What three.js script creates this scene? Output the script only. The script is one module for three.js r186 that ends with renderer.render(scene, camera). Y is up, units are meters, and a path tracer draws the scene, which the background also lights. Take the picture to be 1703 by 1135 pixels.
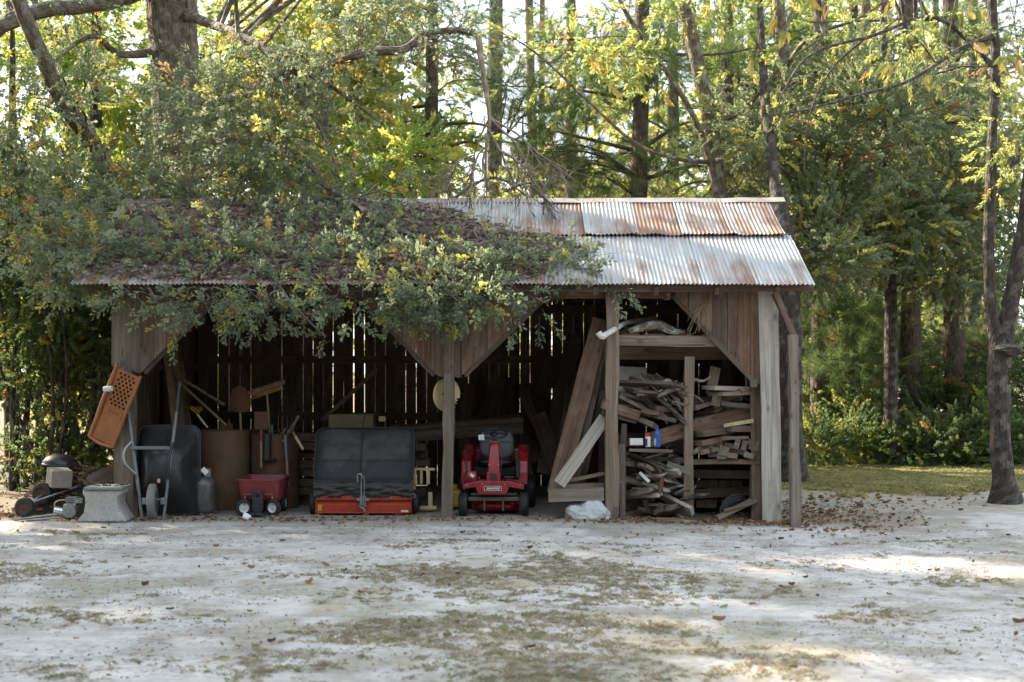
import * as THREE from 'three';
import { mergeGeometries } from 'three/addons/utils/BufferGeometryUtils.js';
import { RoundedBoxGeometry } from 'three/addons/geometries/RoundedBoxGeometry.js';
import { ImprovedNoise } from 'three/addons/math/ImprovedNoise.js';

// ---------------------------------------------------------------- camera, sky, sun, exposure
const scene = new THREE.Scene();
const camera = new THREE.PerspectiveCamera(26.99, 1703 / 1135, 0.1, 700);
camera.position.set(0, 1.6, 15);
camera.setViewOffset(1703, 1135, 0, -41.5, 1703, 1135);      // the lens is shifted up a little: verticals stay parallel
camera.focus = 15.2; camera.userData.fStop = 2.1;
const renderer = new THREE.WebGLRenderer({ antialias: true });
renderer.toneMapping = THREE.LinearToneMapping;
renderer.toneMappingExposure = 4.1;
renderer.shadowMap.enabled = true;

const SUN = new THREE.Vector3(-0.70, 0.56, -0.46).normalize();   // low, from behind the shed
{
  const W = 512, H = 256, d = new Float32Array(W * H * 4);
  for (let j = 0; j < H; j++) for (let i = 0; i < W; i++) {
    const el = ((j + .5) / H - .5) * Math.PI, az = ((i + .5) / W - .5) * 2 * Math.PI;
    const y = Math.sin(el), c = Math.cos(el), dot = c * Math.cos(az) * SUN.x + y * SUN.y + c * Math.sin(az) * SUN.z;
    const t = Math.pow(Math.max(0, y), .45), g = Math.exp(-(1 - dot) * 14) * .7;
    const o = (j * W + i) * 4;
    d[o] = .56 * (1 - t) + .37 * t + g; d[o + 1] = .56 * (1 - t) + .45 * t + g * .93; d[o + 2] = .565 * (1 - t) + .54 * t + g * .8; d[o + 3] = 1;
  }
  const sky = new THREE.DataTexture(d, W, H, THREE.RGBAFormat, THREE.FloatType);
  sky.mapping = THREE.EquirectangularReflectionMapping; sky.magFilter = THREE.LinearFilter; sky.needsUpdate = true;
  scene.background = sky; scene.environment = sky;
}
const sun = new THREE.DirectionalLight(new THREE.Color(1, .86, .66), 5);
sun.position.copy(SUN).multiplyScalar(60); sun.castShadow = true; sun.shadow.radius = 2;
sun.shadow.mapSize.set(4096, 4096);
Object.assign(sun.shadow.camera, { left: -25, right: 25, top: 25, bottom: -25, near: 1, far: 140 });
scene.add(sun); scene.add(sun.target);

// ---------------------------------------------------------------- helpers
function mulberry(a) { return () => { a |= 0; a = a + 0x6D2B79F5 | 0; let t = Math.imul(a ^ a >>> 15, 1 | a); t = t + Math.imul(t ^ t >>> 7, 61 | t) ^ t; return ((t ^ t >>> 14) >>> 0) / 4294967296; }; }
let R = mulberry(7);
const rr = (a, b) => a + (b - a) * R();
const gauss = () => Math.sqrt(-2 * Math.log(R() + 1e-9)) * Math.cos(6.2832 * R());
const V = (x, y, z) => new THREE.Vector3(x, y, z);
const lerp = (a, b, t) => a + (b - a) * t;
const sstep = (a, b, x) => { const t = Math.min(1, Math.max(0, (x - a) / (b - a))); return t * t * (3 - 2 * t); };
const perlin = new ImprovedNoise();
const fbm = (x, y, z = 0, o = 4) => { let s = 0, a = .5; for (let i = 0; i < o; i++) { s += a * perlin.noise(x, y, z + i * 7.3); x *= 2.03; y *= 2.03; a *= .5; } return s; };
// the survey of the place: a point seen at (px, py) in the 1703-pixel photograph that stands in the plane z
const at = (px, py, z) => V((px - 851.5) * (15 - z) / 2365, 1.6 + (609 - py) * (15 - z) / 2365, z);
const names = new Map();
function numbered(n) { const k = names.get(n) || 0; names.set(n, k + 1); return k ? n + '_' + String(k).padStart(3, '0') : n; }
function shade(o) { o.traverse(c => { if (c.isMesh) { c.castShadow = true; c.receiveShadow = true; } }); return o; }
function thing(name, label, category, pos, group) {
  const o = new THREE.Group(); o.name = numbered(name); if (pos) o.position.copy(pos);
  o.userData = { label, category }; if (group) o.userData.group = group;
  scene.add(o); return o;
}
function part(name, geo, mat, parent, kind) {
  const m = new THREE.Mesh(geo, mat); m.name = name; m.castShadow = m.receiveShadow = true;
  if (kind) m.userData.kind = kind;
  parent.add(m); return m;
}
function single(name, label, category, geo, mat, group) {
  const m = new THREE.Mesh(geo, mat); m.name = numbered(name); m.castShadow = m.receiveShadow = true;
  m.userData = { label, category }; if (group) m.userData.group = group;
  scene.add(m); return m;
}
function structure(name, geo, mat) { const m = new THREE.Mesh(geo, mat); m.name = name; m.userData.kind = 'structure'; m.castShadow = m.receiveShadow = true; scene.add(m); return m; }
function merge(list) {
  return mergeGeometries(list.map(g => {
    const n = g.index ? g.toNonIndexed() : g.clone();
    for (const k of Object.keys(n.attributes)) if (!['position', 'normal', 'uv'].includes(k)) n.deleteAttribute(k);
    if (!n.attributes.uv) n.setAttribute('uv', new THREE.BufferAttribute(new Float32Array(n.attributes.position.count * 2), 2));
    return n;
  }));
}
const box = (w, h, d, x = 0, y = 0, z = 0) => new THREE.BoxGeometry(w, h, d).translate(x, y, z);
const rbox = (w, h, d, r = .01, x = 0, y = 0, z = 0) => new RoundedBoxGeometry(w, h, d, 2, r).translate(x, y, z);
const cyl = (r1, r2, h, n = 20, x = 0, y = 0, z = 0) => new THREE.CylinderGeometry(r1, r2, h, n).translate(x, y, z);
function tube(pts, radii, rad = 7, samples = 0, wob = 0) {      // tapered tube through points, ends closed
  const c = new THREE.CatmullRomCurve3(pts, false, 'centripetal'), n = samples || Math.max(2, (pts.length - 1) * 3);
  const P = [], N = [], U = [], I = []; let along = 0, prev = null;
  let nrm = null;
  for (let i = 0; i <= n; i++) {
    const t = i / n, p = c.getPoint(t), tan = c.getTangent(t);
    if (prev) along += p.distanceTo(prev); prev = p.clone();
    if (!nrm) { nrm = Math.abs(tan.y) < .9 ? V(0, 1, 0) : V(1, 0, 0); }
    nrm.addScaledVector(tan, -nrm.dot(tan)).normalize();
    const bin = tan.clone().cross(nrm);
    const f = t * (radii.length - 1), k = Math.min(radii.length - 2, Math.floor(f)); let r = radii.length > 1 ? lerp(radii[k], radii[k + 1], f - k) : radii[0];
    for (let j = 0; j <= rad; j++) {
      const a = j / rad * Math.PI * 2, w = wob ? 1 + wob * perlin.noise(p.x * 3 + Math.cos(a) * 1.3, p.y * 1.7, p.z * 3 + Math.sin(a) * 1.3) : 1;
      const q = nrm.clone().multiplyScalar(Math.cos(a)).addScaledVector(bin, Math.sin(a));
      P.push(p.x + q.x * r * w, p.y + q.y * r * w, p.z + q.z * r * w); N.push(q.x, q.y, q.z); U.push(j / rad * Math.max(.12, 6.283 * r), along);
    }
  }
  for (let i = 0; i < n; i++) for (let j = 0; j < rad; j++) { const a = i * (rad + 1) + j, b = a + rad + 1; I.push(a, a + 1, b, b, a + 1, b + 1); }
  for (const [e, s] of [[0, -1], [n, 1]]) {
    const base = P.length / 3, tan = c.getTangent(e / n), p = c.getPoint(e / n);
    P.push(p.x, p.y, p.z); N.push(tan.x * s, tan.y * s, tan.z * s); U.push(0, 0);
    for (let j = 0; j <= rad; j++) { const k = (e * (rad + 1) + j) * 3; P.push(P[k], P[k + 1], P[k + 2]); N.push(tan.x * s, tan.y * s, tan.z * s); U.push(.02 * Math.cos(j), .02 * Math.sin(j)); }
    for (let j = 0; j < rad; j++) s > 0 ? I.push(base, base + 1 + j, base + 2 + j) : I.push(base, base + 2 + j, base + 1 + j);
  }
  const g = new THREE.BufferGeometry();
  g.setAttribute('position', new THREE.Float32BufferAttribute(P, 3)); g.setAttribute('normal', new THREE.Float32BufferAttribute(N, 3)); g.setAttribute('uv', new THREE.Float32BufferAttribute(U, 2)); g.setIndex(I);
  return g;
}
const rod = (a, b, r, n = 8) => tube([a, b], [r, r], n, 1);
function ground(x, z) {       // the lie of the land
  let h = -.055 * sstep(.3, 3, x) * sstep(-5, -1, z) * (1 - .6 * sstep(3, 8, z));
  h += .03 * fbm(x * .35, z * .35, 3, 2) * sstep(.6, 2, z);
  h += .012 * perlin.noise(x * 1.6, 1.2, z * 1.6) * sstep(.1, .8, z);
  for (const [z0, w, dp] of [[.78, .13, .024], [1.9, .16, .02], [1.45, .12, .012]]) {   // wheel ruts past the shed, curving away round its corner
    const zr = z0 + .05 * Math.sin(x * 1.1) - .11 * Math.pow(Math.max(0, x - 1.8), 1.8), q = (z - zr) / w;
    h += dp * (-Math.exp(-q * q) + .45 * Math.exp(-(q - 1.7) * (q - 1.7) * 2) + .35 * Math.exp(-(q + 1.7) * (q + 1.7) * 2));
  }
  const k = sstep(.45, 1.1, z); if (k > 0 && z < 9) h += k * (.011 * perlin.noise(x * 4.1, 7.7, z * 4.1) + .009 * perlin.noise(x * 9.7, 3.1, z * 9.7) + .005 * perlin.noise(x * 21, 5.2, z * 21));
  return h;
}

// ---------------------------------------------------------------- procedural textures
function dataTex(W, H, fn, srgb, rep) {
  const d = new Uint8Array(W * H * 4);
  for (let j = 0; j < H; j++) for (let i = 0; i < W; i++) {
    const c = fn(i / W, j / H, i, j), o = (j * W + i) * 4;
    for (let k = 0; k < 3; k++) { let v = c[k]; v = Math.min(1, Math.max(0, v)); d[o + k] = 255 * (srgb ? (v <= .0031308 ? v * 12.92 : 1.055 * Math.pow(v, 1 / 2.4) - .055) : v) + .5; }
    d[o + 3] = 255;
  }
  const t = new THREE.DataTexture(d, W, H, THREE.RGBAFormat); t.wrapS = t.wrapT = THREE.RepeatWrapping; t.magFilter = THREE.LinearFilter; t.minFilter = THREE.LinearMipmapLinearFilter; t.generateMipmaps = true;
  if (srgb) t.colorSpace = THREE.SRGBColorSpace; if (rep) t.repeat.set(...rep); t.needsUpdate = true; return t;
}
const mixc = (a, b, t) => [lerp(a[0], b[0], t), lerp(a[1], b[1], t), lerp(a[2], b[2], t)];
const T01 = x => Math.min(1, Math.max(0, x));
// noise that repeats over the unit square
function tileNoise(seed, nx, ny, oct = 3) {
  const g = mulberry(seed), L = [];
  for (let o = 0; o < oct; o++) { const w = nx << o, h = ny << o, a = new Float32Array(w * h); for (let i = 0; i < a.length; i++) a[i] = g() * 2 - 1; L.push([w, h, a]); }
  return (u, v) => {
    let s = 0, amp = .55;
    for (const [w, h, a] of L) {
      const x = (u - Math.floor(u)) * w, y = (v - Math.floor(v)) * h, i = Math.floor(x) % w, j = Math.floor(y) % h, i2 = (i + 1) % w, j2 = (j + 1) % h;
      let fx = x - Math.floor(x), fy = y - Math.floor(y); fx = fx * fx * (3 - 2 * fx); fy = fy * fy * (3 - 2 * fy);
      s += amp * lerp(lerp(a[j * w + i], a[j * w + i2], fx), lerp(a[j2 * w + i], a[j2 * w + i2], fx), fy); amp *= .5;
    }
    return s;
  };
}
function woodTexture(seed, light, dark, stain, stainAmount, lichen = 0) {   // uv in metres: 0.5 m across, 2 m along the grain
  const g1 = tileNoise(seed, 24, 3, 3), g2 = tileNoise(seed + 1, 6, 2, 3), g3 = tileNoise(seed + 2, 64, 4, 2), g4 = tileNoise(seed + 3, 5, 9, 4), g5 = tileNoise(seed + 8, 12, 40, 3);
  const q = mulberry(seed + 5), knots = []; for (let i = 0; i < 9; i++) knots.push([q(), q(), .012 + .02 * q()]);
  const height = (u, v) => {
    let w = u + .012 * g2(u, v);
    let kd = 0; for (const [ku, kv, kr] of knots) { const du = (u - ku) * .5, dv = (v - kv) * 2, d2 = (du * du + dv * dv * .25) / (kr * kr); if (d2 < 12) { w += .02 * Math.exp(-d2 * .4) * Math.sign(du); kd = Math.max(kd, Math.exp(-d2 * 2.2)); } }
    const a = g1(w, v), b = g3(w, v), crack = sstep(.5, .62, g3(w + .37, v * .5) + .25 * g1(w + .2, v));
    return [a, b, crack, kd];
  };
  const map = dataTex(256, 1024, (u, v) => {
    const [a, b, crack, kd] = height(u, v);
    let c = mixc(light, dark, T01(.42 + .55 * a + .38 * b));
    c = mixc(c, stain, stainAmount * sstep(-.1, .5, g4(u, v)));
    c = mixc(c, dark.map(x => x * .45), Math.max(crack * .8, kd * .75));
    if (lichen) c = mixc(c, [.42, .45, .38], lichen * sstep(.15, .5, g5(u, v)));
    return c;
  }, true, [2, .5]);
  const bump = dataTex(256, 1024, (u, v) => { const [a, b, crack, kd] = height(u, v); const h = T01(.55 - .3 * a - .25 * b - .5 * crack); return [h, h, h]; }, false, [2, .5]);
  return { map, bump };
}
function woodMats(tex, tints, rough = .85, bump = .0035) {
  return tints.map(t => new THREE.MeshStandardMaterial({ map: tex.map, bumpMap: tex.bump, bumpScale: bump, roughness: rough, color: new THREE.Color(...t) }));
}
const greyWood = woodTexture(11, [.25, .215, .18], [.085, .066, .053], [.16, .11, .075], .65);
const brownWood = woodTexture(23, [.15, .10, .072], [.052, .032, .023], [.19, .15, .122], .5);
const paleWood = woodTexture(51, [.50, .47, .43], [.22, .19, .165], [.25, .205, .17], .45, .2);
const M = {
  grey: woodMats(greyWood, [[1, 1, 1], [.8, .78, .75], [1.05, .98, .9], [.66, .64, .62]]),
  brown: woodMats(brownWood, [[1, 1, 1], [1.15, .95, .85], [.8, .82, .84], [1.25, 1.15, 1.05]]),
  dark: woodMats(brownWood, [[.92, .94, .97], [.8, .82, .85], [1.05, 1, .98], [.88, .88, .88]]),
  pale: woodMats(paleWood, [[1, 1, 1], [.88, .86, .84]]),
};
const std = (r, g, b, rough = .7, metal = 0, extra = {}) => new THREE.MeshStandardMaterial({ color: new THREE.Color(r, g, b), roughness: rough, metalness: metal, ...extra });
// mottled dirt on manufactured surfaces: a neutral multiplier with scuffs, dust specks and scratches
const scuffN = [tileNoise(101, 6, 6, 5), tileNoise(102, 40, 40, 3), tileNoise(103, 90, 4, 2)];
const scuff = dataTex(512, 512, (u, v) => { const a = scuffN[0](u, v), b = scuffN[1](u, v), c = scuffN[2](u, v); let k = .8 + .22 * a + .12 * b; const s = sstep(.42, .55, c + .3 * b); k += .16 * s; const d = sstep(.2, .5, a + .4 * b); return [k - .03 * d, k - .05 * d, k - .09 * d]; }, true, [1.4, 1.4]);
const scuffR = dataTex(256, 256, (u, v) => { const k = T01(.75 + .25 * scuffN[0](u, v) + .12 * scuffN[1](u, v)); return [k, k, k]; }, false, [1.4, 1.4]);
const worn = (r, g, b, rough, metal = 0, extra = {}) => std(r, g, b, rough, metal, { map: scuff, roughnessMap: scuffR, ...extra });
const rustN = [tileNoise(201, 4, 5, 5), tileNoise(202, 30, 10, 3)];
const rustTex = dataTex(512, 512, (u, v) => { const a = rustN[0](u, v), b = rustN[1](u, v); let c = mixc([.085, .046, .032], [.145, .07, .042], T01(.5 + .9 * a)); c = mixc(c, [.05, .055, .05], sstep(.15, .45, rustN[0](u + .4, v + .3) + .3 * b)); return mixc(c, [.14, .085, .05], .5 * sstep(.3, .5, b)); }, true);
rustTex.repeat.set(3, 1.6);
const mRust = new THREE.MeshStandardMaterial({ map: rustTex, roughness: .85, metalness: .15 });
const concN = [tileNoise(301, 60, 60, 2), tileNoise(302, 5, 5, 5)];
const concTex = dataTex(512, 512, (u, v) => { const a = concN[0](u, v), b = concN[1](u, v), p = sstep(.45, .6, concN[0](u + .3, v + .1)); const k = .33 + .07 * a + .07 * b - .14 * p; return [k, k * .975, k * .94]; }, true);
const concBump = dataTex(512, 512, (u, v) => { const a = concN[0](u, v), p = sstep(.45, .6, concN[0](u + .3, v + .1)); const k = T01(.6 + .25 * a - .5 * p); return [k, k, k]; }, false);
const mConcrete = new THREE.MeshStandardMaterial({ map: concTex, bumpMap: concBump, bumpScale: .006, roughness: .95 });
const barkN = [tileNoise(401, 22, 5, 3), tileNoise(402, 5, 6, 4), tileNoise(403, 50, 50, 2)];
function barkMats(a, b, lich, k) {
  const map = dataTex(256, 512, (u, v) => { const h = barkN[0](u + .03 * barkN[1](u, v), v); let c = mixc(a, b, T01(.5 + .8 * h + .2 * barkN[2](u, v))); return mixc(c, lich, k * sstep(.08, .4, barkN[1](u + .3, v) + .25 * barkN[2](u, v))); }, true, [2.2, 2.2]);
  const bump = dataTex(256, 512, (u, v) => { const h = barkN[0](u + .03 * barkN[1](u, v), v); const k2 = T01(.5 - .7 * h); return [k2, k2, k2]; }, false, [2.2, 2.2]);
  return new THREE.MeshStandardMaterial({ map, bumpMap: bump, bumpScale: .025, roughness: .95 });
}
const bark = {
  oak: barkMats([.21, .165, .125], [.075, .056, .043], [.30, .29, .25], .55),
  pale: barkMats([.27, .235, .195], [.10, .08, .065], [.48, .48, .44], .85),
  pine: barkMats([.14, .095, .07], [.05, .036, .03], [.16, .15, .13], .3),
  dark: barkMats([.085, .067, .056], [.026, .02, .018], [.2, .2, .18], .4),
  dead: barkMats([.40, .33, .25], [.22, .17, .125], [.45, .42, .38], .5),
};
// ---------------------------------------------------------------- the ground
{
  const X0 = -9, X1 = 9, Z0 = -8, Z1 = 10, S = 2048;
  const fine = tileNoise(501, 256, 256, 2), straw = tileNoise(502, 40, 320, 2), mid = tileNoise(503, 60, 60, 4), patch = tileNoise(504, 7, 7, 5), patch2 = tileNoise(505, 14, 22, 5), speck = tileNoise(506, 400, 400, 1);
  const grain = mulberry(99);
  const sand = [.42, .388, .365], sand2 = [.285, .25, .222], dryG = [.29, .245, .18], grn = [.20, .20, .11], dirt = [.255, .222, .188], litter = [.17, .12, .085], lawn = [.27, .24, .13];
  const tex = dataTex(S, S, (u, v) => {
    const x = lerp(X0, X1, u), z = lerp(Z0, Z1, v);
    const f = fine(u, v), m = mid(u, v), p = patch(u, v), p2 = patch2(u, v);
    let c = mixc(sand, sand2, T01(.40 + 1.5 * m + .9 * p2 + .7 * f));
    // thin turf: mostly the middle of the yard and towards the viewer
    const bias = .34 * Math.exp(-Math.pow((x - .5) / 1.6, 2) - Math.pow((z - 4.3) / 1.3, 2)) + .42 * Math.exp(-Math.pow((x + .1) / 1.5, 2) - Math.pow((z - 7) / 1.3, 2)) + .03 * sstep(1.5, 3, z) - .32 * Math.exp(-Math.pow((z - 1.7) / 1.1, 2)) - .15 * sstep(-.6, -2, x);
    const tf = sstep(.05, .4, bias + .6 * p + .5 * p2 + .7 * m + .55 * f - .1);
    c = mixc(c, mixc(dryG, grn, T01(.25 + .9 * p2 + .4 * p + .3 * f)), tf * .42);
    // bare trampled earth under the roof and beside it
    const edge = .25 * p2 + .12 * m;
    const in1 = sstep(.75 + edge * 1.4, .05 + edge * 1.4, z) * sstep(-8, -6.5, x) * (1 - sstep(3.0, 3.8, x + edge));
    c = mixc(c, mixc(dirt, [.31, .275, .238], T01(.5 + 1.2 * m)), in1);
    const lt = Math.exp(-Math.pow((x - 3.6) / (.9 + .5 * p), 2) - Math.pow((z + .6) / 1.4, 2)) + .3 * p2;
    c = mixc(c, mixc(litter, [.25, .2, .16], T01(.5 + m)), sstep(.25, .7, lt) * .85);
    const br = sstep(-.9 + edge * 1.6, -1.5 + edge * 1.6, z - .05 * (x - 4)) * sstep(2.9, 3.3, x); c = mixc(c, mixc([.26, .215, .165], [.34, .30, .25], T01(.4 + 1.3 * m + .5 * f)), br * .85);
    const lw = sstep(-2.4 + edge * 2, -4.2 + edge * 2, z + .12 * (x - 5)) * sstep(3.1, 3.9, x);
    c = mixc(c, mixc(lawn, [.30, .255, .15], T01(.4 + m + p2)), lw);
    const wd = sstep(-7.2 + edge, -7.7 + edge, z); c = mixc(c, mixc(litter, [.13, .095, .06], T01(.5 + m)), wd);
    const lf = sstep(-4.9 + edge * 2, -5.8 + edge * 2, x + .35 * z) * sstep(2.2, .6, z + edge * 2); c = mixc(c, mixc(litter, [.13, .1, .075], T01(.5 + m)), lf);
    const k = 1 + .26 * f + .16 * straw(u, v) + .2 * (grain() - .5), sp = sstep(.42, .7, speck(u, v) + .3 * m + .2 * p2);
    c = c.map(q => q * k); return mixc(c, [.13, .09, .06], .7 * sp);
  }, true);
  tex.wrapS = tex.wrapT = THREE.ClampToEdgeWrapping;
  const bump = dataTex(1024, 1024, (u, v) => { const k = T01(.5 + .25 * fine(u, v) + .3 * mid(u, v)); return [k, k, k]; }, false);
  const xs = [], zs = []; for (let x = X0; x < X1 - .001; x += Math.abs(x) < 5 ? .025 : .12) xs.push(x); xs.push(X1); for (let z = Z0; z < Z1 - .001; z += z > .4 && z < 8.3 ? .025 : .1) zs.push(z); zs.push(Z1);
  const NX = xs.length - 1, NZ = zs.length - 1, P = [], U = [], I = [];
  for (let j = 0; j <= NZ; j++) for (let i = 0; i <= NX; i++) { const x = xs[i], z = zs[j]; P.push(x, ground(x, z), z); U.push((x - X0) / (X1 - X0), (z - Z0) / (Z1 - Z0)); }
  for (let j = 0; j < NZ; j++) for (let i = 0; i < NX; i++) { const a = j * (NX + 1) + i, b = a + NX + 1; I.push(a, b, a + 1, b, b + 1, a + 1); }
  const g = new THREE.BufferGeometry(); g.setAttribute('position', new THREE.Float32BufferAttribute(P, 3)); g.setAttribute('uv', new THREE.Float32BufferAttribute(U, 2)); g.setIndex(I); g.computeVertexNormals();
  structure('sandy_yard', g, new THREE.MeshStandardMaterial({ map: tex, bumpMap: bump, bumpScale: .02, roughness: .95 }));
  const base = dataTex(512, 512, (u, v) => { const m = mid(u, v), p = patch(u, v); return mixc(mixc([.13, .095, .06], [.19, .135, .09], T01(.5 + m)), [.13, .13, .065], sstep(.1, .4, p)); }, true, [30, 30]);
  const far = new THREE.PlaneGeometry(400, 400, 40, 40).rotateX(-Math.PI / 2).translate(0, -.12, -60);
  structure('ground', far, new THREE.MeshStandardMaterial({ map: base, roughness: 1 }));
}

// ---------------------------------------------------------------- boards
function boardGeo(L, w, t, rough = .004) {
  const n = Math.min(8, Math.max(2, Math.ceil(L / .3))), g = new THREE.BoxGeometry(w, L, t, 1, n, 1).translate(0, L / 2, 0);
  const p = g.attributes.position, uv = g.attributes.uv, nm = g.attributes.normal, ou = R() * 3, ov = R() * 5, s = R() * 99, bow = (R() - .5) * .012 * L;
  for (let i = 0; i < p.count; i++) {
    const x = p.getX(i), y = p.getY(i), z = p.getZ(i), sx = Math.sign(x), sz = Math.sign(z), e = sx * 3.1 + s;
    if (Math.abs(nm.getY(i)) > .5) uv.setXY(i, ou + x, ov + z); else uv.setXY(i, ou + x + (Math.abs(nm.getX(i)) > .5 ? z : 0) + (sz < 0 ? .3 : 0), ov + y);
    p.setXYZ(i, x + rough * 2 * perlin.noise(e, y * 3.1, sz) + bow * Math.sin(Math.PI * y / L) * .5, y + (y === 0 || y === L ? rough * 3 * perlin.noise(e, sx * 2 + y, 5.5) : 0), z + rough * perlin.noise(e, y * 2, 9 + sz) + bow * Math.sin(Math.PI * y / L));
  }
  return g;
}
const pick = a => a[Math.floor(R() * a.length)];
function orient(m, a, b, face = V(0, 0, 1)) {
  const y = b.clone().sub(a).normalize(), z = face.clone().addScaledVector(y, -face.dot(y)).normalize(), x = y.clone().cross(z);
  m.quaternion.setFromRotationMatrix(new THREE.Matrix4().makeBasis(x, y, z)); m.position.copy(a); return m;
}
function beam(name, a, b, w, t, mat, parent, face, rough) { const m = part(name, boardGeo(a.distanceTo(b), w, t, rough), mat, parent); return orient(m, a, b, face); }
function board(name, label, group, a, b, w, t, mat, face, rough, category = 'board') { const m = single(name, label, category, boardGeo(a.distanceTo(b), w, t, rough), mat, group); return orient(m, a, b, face); }

// ---------------------------------------------------------------- the shed
const shed = thing('shed', 'long open fronted weathered plank shed with a rusty corrugated tin roof', 'shed', V(0, 0, 0));
const XL = -4.2, XR = 2.74, ZB = -4.0, EAVE = 2.455, RIDGE = 3.57, ZE = .3, ZR = -2;
const slope = (RIDGE - EAVE) / (ZE - ZR);
{
  const roofY = z => EAVE + slope * (ZE - (z > ZR ? z : 2 * ZR - z));
  // posts
  beam('post', V(-.685, -.03, .02), V(-.665, 1.52, 0), .115, .11, M.grey[1], shed, V(0, 0, 1), .012);
  beam('post', V(1.045, -.06, .1), V(1.06, 2.36, .06), .135, .12, M.grey[2], shed, V(0, 0, 1), .012);
  beam('post', V(XL + .12, -.03, -.03), V(XL + .1, 2.3, -.05), .2, .16, M.grey[1], shed, V(0, 0, 1), .01);
  beam('post', V(2.60, -.08, -.12), V(2.60, 2.4, -.12), .12, .12, M.dark[2], shed, undefined, .008);
  beam('corner_board', V(2.735, -.08, .035), V(2.69, 2.43, .03), .2, .05, M.pale[0], shed, undefined, .007);
  beam('corner_board', V(2.80, -.1, -.03), V(2.785, 2.4, -.03), .045, .14, M.pale[1], shed, undefined, .006);
  beam('post', V(2.905, -.14, .42), V(2.9, 1.92, .33), .095, .1, M.grey[0], shed, undefined, .012);
  beam('knee_brace', V(2.93, 1.86, .33), V(2.74, 2.36, .2), .055, .08, M.dark[2], shed, undefined, .02);
  for (const x of [XL + .1, -.67, 1.06, XR - .1]) beam('post', V(x, -.05, ZB + .12), V(x, 2.4, ZB + .12), .12, .12, M.dark[0], shed);
  for (const x of [XL + .1, XR - .1]) beam('post', V(x, -.05, ZR), V(x, 2.42, ZR), .12, .12, M.dark[1], shed);
  // plates, headers, shelves
  beam('header_beam', V(XL - .02, 2.362, -.03), V(XR + .05, 2.362, -.03), .12, .05, M.brown[1], shed, V(0, 0, 1), .006);
  beam('fascia', V(XL - .1, 2.418, .2), V(XR + .38, 2.418, .2), .07, .03, M.brown[2], shed, V(0, 0, 1), .006);
  beam('wall_plate', V(XL, 2.36, ZB + .05), V(XR, 2.36, ZB + .05), .12, .1, M.dark[0], shed);
  for (const x of [XL + .02, XR - .03]) beam('wall_plate', V(x, 2.36, -.15), V(x, 2.36, ZB + .2), .12, .08, M.dark[0], shed, V(1, 0, 0));
  for (const y of [1.68, .95]) beam('wall_rail', V(XL, y, ZB + .06), V(XR, y, ZB + .06), .1, .05, M.dark[2], shed);
  for (const [x] of [[XL + .05], [XR - .05]]) for (const y of [1.6, .8]) beam('wall_rail', V(x, y, -.2), V(x, y, ZB + .2), .1, .05, M.dark[1], shed, V(1, 0, 0));
  beam('shelf_beam', V(1.02, 1.872, -.02), V(2.3, 1.862, -.06), .115, .05, M.grey[2], shed);
  beam('shelf_beam', V(1.0, 1.74, -.5), V(2.55, 1.74, -.5), .14, .05, M.dark[2], shed);
  beam('shelf_beam', V(1.0, 1.79, -1.7), V(2.6, 1.79, -1.7), .12, .05, M.dark[0], shed);
  for (const [x, w] of [[1.25, .2], [1.5, .22], [1.8, .2], [2.1, .2], [2.38, .2]]) beam('shelf_plank', V(x, 1.932 - (x - 1) * .009, -.03), V(x, 1.90, -1.75), w, .025, pick(M.dark), shed, V(0, 1, 0));
  beam('shelf_post', V(1.875, -.05, -.1), V(1.875, 1.7, -.06), .095, .085, M.grey[2], shed, undefined, .012);
  for (const [y, z] of [[1.2, -.3], [.76, -.3], [.42, -.32]]) { beam('shelf_beam', V(1.0, y + .02, z - .1), V(2.62, y, z - .1), .09, .05, M.dark[1], shed); beam('shelf_beam', V(1.0, y + .02, z - 1.3), V(2.62, y, z - 1.3), .09, .05, M.dark[1], shed); }
  beam('shelf_post', V(1.12, -.05, -.2), V(1.12, .86, -.14), .06, .05, M.grey[3], shed, undefined, .01);
  beam('shelf_post', V(1.165, -.06, .06), V(1.155, .78, .05), .055, .05, M.grey[3], shed, undefined, .012);
  for (const x of [1.06, 1.9, 2.5]) beam('shelf_post', V(x, -.05, -1.62), V(x, 1.74, -1.62), .1, .09, M.dark[0], shed);
  // front skirt boards, each cut to the slant of its brace
  function skirt(xs, low, mats, z = .02) {
    for (let i = 0; i < xs.length - 1; i++) {
      const a = xs[i] + .003, b = xs[i + 1] - .003, ya = low(a), yb = low(b); if (ya > 2.36 && yb > 2.36) continue;
      const s = new THREE.Shape([new THREE.Vector2(a, 2.445), new THREE.Vector2(b, 2.445), new THREE.Vector2(b, Math.min(2.4, yb)), new THREE.Vector2((a + b) / 2, Math.min(2.42, low((a + b) / 2) - rr(-.006, .006))), new THREE.Vector2(a, Math.min(2.4, ya))].reverse());
      const g = new THREE.ExtrudeGeometry(s, { depth: .022, bevelEnabled: true, bevelThickness: .002, bevelSize: .002, bevelSegments: 1 });
      const uv = g.attributes.uv, o = R() * 3, o2 = R() * 4; for (let k = 0; k < uv.count; k++) uv.setXY(k, uv.getX(k) + o, uv.getY(k) + o2);
      const m = part('skirt_board', g, mats[i % mats.length], shed); m.position.z = z + rr(-.004, .006); m.rotation.y = rr(-.006, .006);
    }
  }
  const bl = [XL - .02]; for (const w of [.20, .11, .145, .13, .15, .14, .15, .13, .15]) bl.push(bl[bl.length - 1] + w);
  skirt(bl, x => x < -3.9 ? 1.60 - .08 * (x + 4.2) / .3 : 1.53 + (x + 3.9) * 1.02, [M.grey[1], M.grey[3], M.brown[2], M.brown[0], M.brown[3], M.brown[2], M.brown[0]]);
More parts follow.
